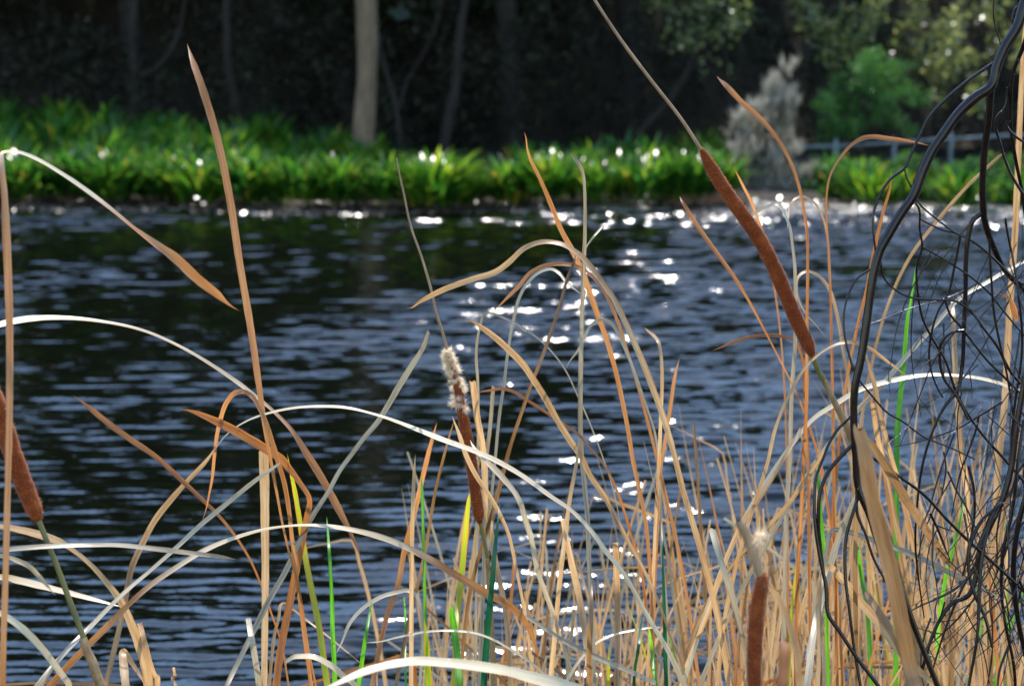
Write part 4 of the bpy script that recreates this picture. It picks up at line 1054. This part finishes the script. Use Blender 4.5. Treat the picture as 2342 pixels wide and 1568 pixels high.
zones = [
    # name, x range as slope x/y, y range, count, heights, label, group
    ('mid', -0.07, 0.085, 3.9, 5.2, 46, (0.62, 1.05), 'low in the middle', 'low reeds in the middle of the near shore'),
    ('right', 0.09, 0.17, 3.7, 5.0, 52, (0.75, 1.15), 'beside the bare branch', 'reeds beside the thick bare branch'),
    ('edge', 0.15, 0.30, 3.7, 5.0, 78, (0.7, 1.3), 'behind the hanging twigs', 'reeds behind the hanging twigs'),
]
for zi, (zn, u0, u1, y0, y1, cnt, hs, lab, grp) in enumerate(zones):
    for i in range(cnt):
        r = np.random.default_rng(1000 * zi + i)
        y = r.uniform(y0, y1)
        x = r.uniform(u0, u1) * y
        h = r.uniform(*hs)
        lean = abs(r.normal(0, .11)) if r.random() < .86 else r.uniform(.4, 1.0)
        if lean > .4:
            h *= r.uniform(.8, 1.05)
        yaw = r.choice([0, math.pi]) + r.normal(0, .5)
        q = r.random()
        kink = (r.uniform(.6, .85), r.uniform(.9, 2.0)) if q < .28 else None
        mt = r.choice(['tan', 'tan', 'tan', 'tan', 'tan', 'orange', 'brown', 'grey'])
        o = grow_leaf('dry_reed_leaf', x, y, h, lean, yaw, r.uniform(.0075, .014), M[mt], 5000 + zi * 1000 + i, kink, r.uniform(-.1, .35), cut=r.random() < .45)
        side = 'left' if math.cos(yaw) < 0 else 'right'
        how = 'upright' if lean < .1 else ('leaning slightly ' if lean < .28 else 'leaning far ') + side
        word = {'tan': 'tan', 'orange': 'orange', 'brown': 'brown', 'grey': 'greyish', 'pale': 'pale'}[str(mt)]
        state = 'snapped over near its top' if kink else 'with pointed tip'
        size = 'short' if h < hs[0] + .33 * (hs[1] - hs[0]) else ('tall' if h > hs[0] + .66 * (hs[1] - hs[0]) else 'middling')
        tag(o, f'{size} {word} dry reed {state}, {how}, {lab}', 'reed leaf', grp)
# criss-cross fallen leaves low in the thicket
for i in range(56):
    r = np.random.default_rng(9000 + i)
    y = r.uniform(3.6, 4.7)
    x = r.uniform(0.03, 0.27) * y
    o = grow_leaf('dry_reed_leaf', x, y, r.uniform(.55, .85), r.uniform(.35, 1.0), r.choice([0.2, math.pi - .2, .0, math.pi]) + r.normal(0, .35), r.uniform(.008, .014), M[r.choice(['tan', 'tan', 'grey', 'pale', 'brown'])], 9500 + i,
                  (r.uniform(.5, .8), r.uniform(.2, .8)), r.uniform(.1, .6), cut=True)
    tag(o, 'fallen dry reed leaf leaning crosswise low in the thicket', 'reed leaf', 'fallen leaves crossing low in the thicket')
# thin stems beyond counting at the back of the thicket: one mass
parts_v, parts_f, parts_uv, off_ = [], [], [], 0
for i in range(260):
    r = np.random.default_rng(20000 + i)
    y = r.uniform(4.2, 5.6)
    x = (r.uniform(-.05, .30) if i % 3 else r.uniform(.12, .30)) * y
    h = r.uniform(.55, 1.0) * (1.15 if x / y > .12 else .85)
    o = grow_leaf('stem', x, y, h, abs(r.normal(0, .14)), r.choice([0, math.pi]) + r.normal(0, .5), r.uniform(.005, .010), M['tan'], 20500 + i,
                  (r.uniform(.6, .85), r.uniform(.7, 1.8)) if r.random() < .2 else None, r.uniform(-.1, .3), cut=r.random() < .4)
    me = o.data
    v = np.array([q.co[:] for q in me.vertices]) + np.array(o.location)
    parts_v.append(v)
    f_ = np.array([p.vertices[:] for p in me.polygons])
    u_ = np.zeros((len(v), 2))
    for l_, d_ in zip(me.loops, me.uv_layers[0].data):
        u_[l_.vertex_index] = d_.uv
    u_[:, 1] += i * 1.37
    parts_f.append(f_ + off_)
    parts_uv.append(u_)
    off_ += len(v)
    bpy.data.objects.remove(o)
    bpy.data.meshes.remove(me)
tag(obj('reed_thicket', mesh_np('reed_thicket', np.vstack(parts_v), np.vstack(parts_f), M['tan'], uv=np.vstack(parts_uv))),
    'mass of thin dry stems crowding the water edge behind the nearer reeds', 'reeds', kind='stuff')
for i in range(16):
    r = np.random.default_rng(9800 + i)
    y = r.uniform(3.8, 4.8)
    x = r.uniform(0.06, 0.27) * y
    o = grow_leaf('green_reed_leaf', x, y, r.uniform(.65, 1.0), abs(r.normal(0, .1)), r.choice([0, math.pi]) + r.normal(0, .5), r.uniform(.006, .011), M[r.choice(['green', 'green', 'ygreen', 'dgreen'])], 9900 + i)
    tag(o, 'fresh green shoot glimpsed between dry reeds of the thicket', 'reed leaf', 'green shoots inside the thicket')


# ------------------------------------------------------------------ cattails
def px_path(pts, d0, d1):
    ts = np.linspace(0, 1, len(pts))
    return np.array([at(x, y, d0 + (d1 - d0) * t) for (x, y), t in zip(pts, ts)])


def to_ground(P, k=.55):
    last, prev = P[-1], P[-2]
    dz = last[2] - GROUND_NEAR
    dx = (last[0] - prev[0]) / max(prev[2] - last[2], .02)
    dx = max(-.6, min(.6, dx))
    return np.vstack([P, last + [dx * dz * .35, 0, -dz * .5], last + [dx * dz * k, 0, -dz]])


def hairs(P, Rr, n, length, r, spread=.5, width=.0006, t0=0, t1=1):
    """fine short hairs standing on a round surface"""
    T = tangents(P)
    f = r.uniform(t0, t1, n) * (len(P) - 1)
    i = np.minimum(f.astype(int), len(P) - 2)
    q = (f - i)[:, None]
    C = P[i] * (1 - q) + P[i + 1] * q
    rad = Rr[i] * (1 - q[:, 0]) + Rr[i + 1] * q[:, 0]
    D = r.normal(size=(n, 3))
    D -= T[i] * (D * T[i]).sum(1)[:, None]
    D /= np.linalg.norm(D, axis=1)[:, None]
    B = C + D * rad[:, None] * .95
    E = D + r.normal(0, spread, (n, 3))
    E /= np.linalg.norm(E, axis=1)[:, None]
    L = length * r.uniform(.4, 1.4, n)
    S = np.cross(E, r.normal(size=(n, 3)))
    S /= np.linalg.norm(S, axis=1)[:, None]
    V = np.stack([B - S * width, B + S * width, B + E * L[:, None]], 1).reshape(-1, 3)
    a_ = np.arange(n) * 3
    return V, np.stack([a_, a_ + 1, a_ + 2], 1)


def cattail(label, d0, d1, spire, spire_w, head, head_w, stem, stem_w, sheath, sheath_w, seed, fuzz=2600, fluff=None, stem_mat='stem', sheath_mat='tan'):
    r = np.random.default_rng(seed)
    allp = pp(spire) + pp(head) + pp(stem) + pp(sheath)
    ymin, ymax = min(p[1] for p in allp), max(p[1] for p in allp)
    dd = lambda y: d0 + (d1 - d0) * (y - ymin) / (ymax - ymin)
    path = lambda s: np.array([at(x, y, dd(y)) for x, y in pp(s)])
    SH = to_ground(path(sheath))
    root = empty('cattail', tuple(SH[-1]))
    o0 = SH[-1].copy()
    dref = (d0 + d1) / 2

    def rad(ws, n):
        return np.interp(np.linspace(0, 1, n), np.linspace(0, 1, len(ws)), ws) * dref / FPX / 2
    # bare spire above
    P = catmull(path(spire), 8)
    V, F = tube(P - o0, rad(spire_w, len(P)), 7)
    obj('spire', mesh_np('spire', V, F, M['spire']), root)
    # seed head
    P = catmull(path(head), 12)
    L = np.linspace(0, 1, len(P))
    Rr = rad(head_w, len(P)) * (np.clip(np.minimum(L * 14, (1 - L) * 11), 0.02, 1) ** .45)
    Rr *= 1 + .035 * smoothnoise(L, seed, 40)
    V, F = tube(P - o0, Rr, 22)
    hd = obj('seed_head', mesh_np('seed_head', V, F, M['velvet']), root)
    V, F = hairs(P - o0, Rr, int(fuzz * 1.3), .0042, r, .5, .00024)
    obj('fuzz', tag_mesh('fuzz', V, F, M['fuzz']), hd)['kind'] = 'stuff'
    if fluff:
        FP, FR, n, ln = fluff
        P2 = catmull(np.array([at(x, y, dd(y) - .004) for x, y in pp(FP)]), 8)
        R2 = rad(FR, len(P2))
        tp = []
        for k in range(max(3, n // 75)):
            i_ = r.integers(0, len(P2))
            dv = r.normal(size=3) * np.array([1.2, .7, .6])
            dv /= np.linalg.norm(dv)
            c0 = P2[i_] - o0 + dv * R2[i_] * r.uniform(.3, 1.0)
            m_ = 75
            e = dv + r.normal(0, .7, (m_, 3))
            e /= np.linalg.norm(e, axis=1)[:, None]
            b0_ = c0 + r.normal(0, .0016, (m_, 3))
            l_ = ln * r.uniform(.35, 1.25, m_)
            s_ = np.cross(e, r.normal(size=(m_, 3)))
            s_ /= np.linalg.norm(s_, axis=1)[:, None]
            q_ = np.arange(m_) * 3
            tp.append((np.stack([b0_ - s_ * .0003, b0_ + s_ * .0003, b0_ + e * l_[:, None]], 1).reshape(-1, 3), np.stack([q_, q_ + 1, q_ + 2], 1)))
        V, F = merge(tp)
        obj('fluff', tag_mesh('fluff', V, F, M['fluff']), hd)['kind'] = 'stuff'
    P = to_ground(np.vstack([path(stem), path(sheath)[1:]]))
    P = catmull(P, 6)
    V, F = tube(P - o0, rad(stem_w, len(P)), 9)
    obj('stem', mesh_np('stem', V, F, M[stem_mat]), root)
    # leaf sheath wrapped around the lower stem
    P = catmull(SH, 6)
    V, F = tube(P - o0, rad(sheath_w, len(P)), 10)
    uv = np.stack([np.tile(np.linspace(0, 1, 10), len(P)), np.repeat(np.arange(len(P)) * .03, 10)], -1)
    obj('sheath', mesh_np('sheath', V, F, M[sheath_mat], uv=uv), root)
    tag(root, label, 'cattail', 'cattails among the reeds')
    return root


def tag_mesh(n, V, F, m):
    return mesh_np(n, V, F, m, smooth=False)


cattail('middle cattail with its upper seed head burst into pale fluff below a thin spire', 3.62, 3.6,
        '907,361 914,400 922,435 942,525 962,581 985,658 999,719 1012,759 1023,800', [3, 5, 6, 7, 8],
        '1022,792 1030,825 1040,860 1050,905 1059,950 1068,1000 1076,1046 1086,1111 1094,1171 1098,1198', [13, 14, 17, 21, 27, 28, 27, 26, 26],
        '1098,1192 1104,1220 1111,1251 1116,1285', [9, 9, 9, 9],
        '1114,1275 1118,1320 1122,1400 1126,1480 1130,1568', [11, 14, 15, 16], 21, 3200,
        ('1022,800 1030,830 1042,868 1048,905 1052,935', [12, 22, 32, 38, 30], 6000, .0115))
cattail('great brown cattail leaning to the upper left with a long bare spire', 3.55, 3.6,
        '1320,-65 1360,0 1417,87 1484,177 1562,278 1606,346', [7, 7, 8, 8, 9],
        '1602,338 1631,391 1661,438 1701,495 1728,533 1761,592 1795,668 1822,732 1845,782 1860,818', [24, 30, 32, 34, 34, 34, 34, 32, 28],
        '1858,812 1872,846 1886,873', [13, 13, 12],
        '1884,868 1912,926 1935,970 1955,1026 1985,1110 2030,1240 2080,1420 2110,1568', [13, 17, 22, 22, 22, 22], 22, 4200)
cattail('cattail cut by the picture edge on a long olive stem', 3.2, 3.1,
        '-150,560 -120,640 -80,740 -45,830 -28,875', [6, 7, 8],
        '-30,868 -12,910 8,970 30,1040 52,1100 72,1150 90,1194', [34, 42, 44, 44, 42, 32],
        '88,1188 110,1244 130,1294 151,1351 174,1412 192,1462', [13, 14, 14],
        '190,1458 200,1490 211,1512 222,1545 232,1568', [18, 22, 23, 23], 23, 2600)
ct = cattail('blurred brown cattail at the bottom with shredded tan top', 2.5, 2.45,
        '1690,1192 1700,1208 1712,1235 1728,1280 1742,1325', [20, 24, 24, 22, 20],
        '1746,1308 1740,1340 1733,1378 1728,1430 1725,1500 1725,1600', [24, 32, 36, 36, 34],
        '1725,1596 1725,1640 1725,1700', [14, 14],
        '1725,1690 1725,1740 1725,1800', [20, 22], 24, 1800,
        ('1728,1226 1740,1228 1752,1236', [12, 16, 10], 260, .016))
build_leaf('dry_reed_leaf', 'blurred tan blade falling from the top of the bottom cattail', M['tan'], pp('1738,1300 1748,1318 1788,1385 1810,1440 1822,1490 1830,1568'), [8, 17, 17, 16], [0, 0], 2.5, 2.45, group='dry reed leaves along the near shore', seed=700)
build_leaf('dry_reed_leaf', 'blurred orange stump with pale rounded top beside the bottom cattail', M['orange'], pp('1797,1462 1795,1490 1792,1530 1790,1568'), [26, 30, 30, 30], [0, 0], 2.5, 2.45, cut=True, group='dry reed leaves along the near shore', seed=701)

# ------------------------------------------------------------------ bare shrub: drooping dark branches
D_B = 3.42
shrub_base = (1.22, 3.55, 0.03)
sb = empty('bare_shrub', shrub_base)
sb0 = np.array(shrub_base)


def branch(name, pts, ws, d0, d1, parent, mat, seed, sides=10, knobs=True):
    P = px_path(pp(pts) if isinstance(pts, str) else pts, d0, d1)
    S = catmull(P, 7)
    L = np.concatenate([[0], np.cumsum(np.linalg.norm(np.diff(S, axis=0), axis=1))])
    off = np.stack([smoothnoise(L, seed, 12), smoothnoise(L, seed + 1, 12), smoothnoise(L, seed + 2, 12)], -1) * .0007
    S = S + off
    Rr = np.interp(np.linspace(0, 1, len(S)), np.linspace(0, 1, len(ws)), ws) * S[:, 1] / FPX / 2 * .82
    Rr = Rr * (1 + .03 * smoothnoise(L, seed + 5, 40))
    parts = [tube(S - sb0, Rr, sides)]
    if knobs:
        r = np.random.default_rng(seed)
        for k in range(int(L[-1] / .045)):
            i = r.integers(1, len(S) - 1)
            dv = r.normal(size=3)
            dv /= np.linalg.norm(dv)
            q = np.linspace(0, 1, 3)[:, None]
            ln = Rr[i] + r.uniform(.0015, .006)
            parts.append(tube(S[i] - sb0 + q * dv * ln, np.array([.9, .7, .15]) * min(Rr[i] * .5, .0016), 5))
    V, F = merge(parts)
    o = obj(name, mesh_np(name, V, F, mat), parent)
    return o


# stem from the ground outside the picture up to where the drooping branch begins
q = catmull(np.array([[0, 0, -.05], [-.03, -.02, .6], [.02, -.05, 1.3], [-.02, -.08, 1.9], [-.10, -.10, 2.25], [-.24, -.12, 2.3], [at(2368, -60, D_B).x - sb0[0], D_B - sb0[1], at(2368, -60, D_B).z]]), 8)
V, F = tube(q, np.linspace(.028, .0115, len(q)), 12)
obj('stem', mesh_np('stem', V, F, M['bark']), sb)
BR = [
 ('2368,-60 2342,12 2327,60 2297,110 2277,161 2267,197 2230,224 2190,261 2156,308 2130,348 2109,395 2089,448 2063,485 2036,530 2016,565 1999,625 1989,692 1979,759 1969,819 1955,886 1952,960 1956,1040 1962,1111 1989,1177 2022,1278 2059,1345 2086,1418 2109,1479 2143,1568 2180,1680', [30, 29, 29, 28, 28, 27, 25, 24, 22, 20, 18, 17, 16], 3.42, 3.35),
 ('2270,192 2267,215 2263,268 2253,335 2247,435 2249,490', [22, 21, 20, 19, 19], 3.42, 3.5),
 ('2249,485 2227,502 2215,540 2209,592 2207,668 2204,759 2200,846 2190,893 2163,926 2130,993 2113,1049 2099,1144 2093,1244 2103,1345 2113,1412', [16, 14, 13, 12, 10, 8, 7, 6, 4], 3.5, 3.5),
 ('2249,485 2260,530 2275,570 2297,615 2342,662 2400,720', [18, 17, 16, 15], 3.5, 3.6),
 ('2350,80 2340,110 2317,167 2310,234 2313,301 2323,368 2337,435 2350,520', [13, 11, 10, 10], 3.45, 3.6),
 ('2312,190 2307,200 2297,248 2280,268 2290,335 2307,385 2342,445 2380,490', [6, 8, 8, 9], 3.5, 3.55),
 ('2280,140 2247,161 2206,191 2163,228 2123,271 2103,311 2083,355 2069,385 2039,408 2009,452 1996,495 1996,525 2002,575', [10, 9, 8, 8, 7, 6], 3.42, 3.4),
 ('2069,385 2072,402 2083,425 2093,440', [5, 6, 7], 3.4, 3.4),
 ('1992,615 1962,635 1942,668 1930,719 1932,766 1942,812 1952,845', [6, 6, 6, 7], 3.4, 3.38),
 ('1967,870 1996,906 2029,943 2063,963 2113,1000 2163,1020 2230,1050', [6, 6, 5, 4], 3.4, 3.5),
 ('1953,945 1942,956 1915,983 1895,1016 1882,1049 1868,1084 1862,1144 1865,1211 1875,1278 1889,1345 1895,1405 1922,1445 1955,1495 2009,1565 2060,1640', [7, 8, 8, 9, 11, 12, 12, 11], 3.4, 3.3),
 ('1953,1012 1949,1016 1922,1044 1895,1077 1878,1117 1872,1184 1878,1258 1888,1340', [11, 12, 11, 10, 9], 3.38, 3.34),
 ('1959,1085 1960,1121 1962,1177 1979,1218 1999,1278 2026,1328 2060,1390', [8, 9, 8, 7], 3.38, 3.36),
 ('1962,1140 1955,1161 1935,1228 1932,1311 1942,1395 1955,1495 1969,1568 1975,1640', [9, 10, 9, 9], 3.37, 3.3),
 ('1957,1020 1992,1044 2063,1094 2113,1131 2163,1184 2213,1234 2263,1278 2342,1351 2400,1410', [8, 9, 10, 9], 3.38, 3.5),
 ('2089,455 2103,480 2104,525 2109,565 2096,608 2099,675 2109,725 2130,769 2160,819 2186,893 2216,950 2247,993 2297,1049 2350,1110', [6, 6, 7, 8, 9], 3.42, 3.55),
 ('2103,500 2156,525 2196,535 2247,568 2280,598 2317,635 2342,652 2400,700', [5, 7, 8, 8], 3.45, 3.6),
 ('2109,565 2156,592 2213,628 2257,665 2290,705 2342,765 2380,800', [6, 6, 5], 3.43, 3.6),
 ('2014,590 2019,628 2043,658 2079,678 2130,685 2186,689 2220,712 2250,752 2280,792 2310,849 2342,886 2380,930', [5, 6, 6, 8, 9, 9], 3.4, 3.55),
 ('2196,535 2193,558 2183,608 2170,668 2146,712 2130,769 2126,826 2143,886 2156,909', [6, 7, 6, 5], 3.46, 3.5),
 ('2155,686 2160,688 2173,719 2196,745 2223,779 2257,822 2297,862 2342,909 2380,950', [6, 7, 8, 8], 3.46, 3.55),
 ('2206,755 2180,759 2156,779 2150,812 2160,866 2186,903 2215,960', [8, 9, 9, 7], 3.48, 3.5),
 ('2262,545 2263,575 2267,642 2273,712 2287,786 2300,842 2320,960', [6, 7, 6], 3.5, 3.52),
 ('2300,500 2303,525 2317,598 2330,680 2338,790 2320,930 2310,1060', [6, 7, 8], 3.5, 3.55),
 ('2345,860 2325,980 2310,1077 2293,1137 2263,1204 2240,1261 2230,1328 2216,1361 2180,1378 2153,1412 2136,1445 2110,1530', [16, 18, 18, 16, 14, 11, 8], 3.5, 3.45),
 ('2290,1150 2270,1165 2247,1187 2223,1231 2216,1311 2230,1361 2253,1412 2270,1480', [9, 11, 11, 9], 3.48, 3.42),
 ('2342,960 2330,1044 2313,1177 2297,1244 2290,1345 2303,1445 2317,1512 2325,1600', [9, 10, 9, 9], 3.52, 3.5),
 ('2350,1120 2330,1200 2318,1300 2325,1400 2345,1500', [14, 16, 14], 3.5, 3.5),
 ('2265,1190 2248,1260 2240,1340 2236,1440 2215,1568 2205,1640', [9, 10, 9, 8], 3.45, 3.4),
 ('2290,115 2286,90 2276,60 2272,30 2276,-20', [4, 4, 3], 3.42, 3.4),
 ('2342,10 2322,22 2315,45 2320,75', [8, 7, 6], 3.43, 3.43),
 ('2350,330 2330,318 2310,300 2302,285 2306,275', [6, 8, 8, 4], 3.5, 3.48),
 ('2094,455 2110,475 2140,500 2180,530 2210,545', [6, 6, 5], 3.4, 3.45),
]
main_objs = []
for i, (p, w, d0, d1) in enumerate(BR):
    o = branch('branch', p, w, d0, d1, sb, M['bark'] if max(w) > 9 else M['twig'], 300 + 7 * i, 12 if max(w) > 14 else 8)
    main_objs.append(o)
# fine twigs filling the hanging tangle
r = np.random.default_rng(42)
for i in range(130):
    x0 = 2350 - 250 * r.random() ** 1.5 + 20
    y0 = r.uniform(480, 1430) if i < 80 else r.uniform(900, 1480)
    if y0 < 800 and x0 < 2130:
        x0 += 110
    pts = [(x0, y0)]
    hd = math.pi / 2 + r.choice([-.55, -.25, .2, .5, .75]) + r.normal(0, .15)
    bend = r.normal(0, .07)
    st = r.uniform(26, 50)
    for k in range(r.integers(4, 9)):
        hd += bend + r.normal(0, .07) + (math.pi / 2 - hd) * .06
        pts.append((pts[-1][0] + st * math.cos(hd), pts[-1][1] + st * math.sin(hd)))
    dd_ = r.uniform(3.36, 3.7)
    w0 = r.choice([2.2, 3.0, 3.6, 4.4, 6.0]) * (1.0 if i < 80 else 1.45)
    pa = main_objs[[2, 15, 18, 20, 24, 26, 16, 14][i % 8]]
    branch('twig', pts, [w0, w0 * .8, w0 * .4], dd_, dd_ + r.uniform(-.1, .1), pa, M['twig'], 900 + 5 * i, 6, knobs=i % 2 == 0)
    for f in range(r.integers(0, 3)):
        k0 = r.integers(1, len(pts) - 1)
        h2 = hd + r.choice([-1, 1]) * r.uniform(.35, .9)
        q_ = [pts[k0]]
        for k in range(3):
            h2 += r.normal(0, .12)
            q_.append((q_[-1][0] + st * .5 * math.cos(h2), q_[-1][1] + st * .5 * math.sin(h2)))
        branch('twig', q_, [w0 * .6, w0 * .5, w0 * .3], dd_, dd_ + r.uniform(-.05, .05), pa, M['twig'], 3900 + 5 * i + f, 5, knobs=False)
tag(sb, 'dark bare shrub branch drooping along the picture edge into a tangle of hanging twigs', 'branch')
# withered leaf caught in the twigs
build_leaf('withered_leaf', 'crumpled pale orange withered leaf caught in the twigs at the picture edge', M['orange'], pp('2268,662 2285,672 2305,680 2318,705 2325,735'), [10, 26, 34, 28, 12], [20, 50, 10], 3.55, 3.58, rooted=False, seed=811, cat='leaf')
print('objects', len(bpy.data.objects), 'tris', sum(len(m.polygons) * 2 for m in bpy.data.meshes))
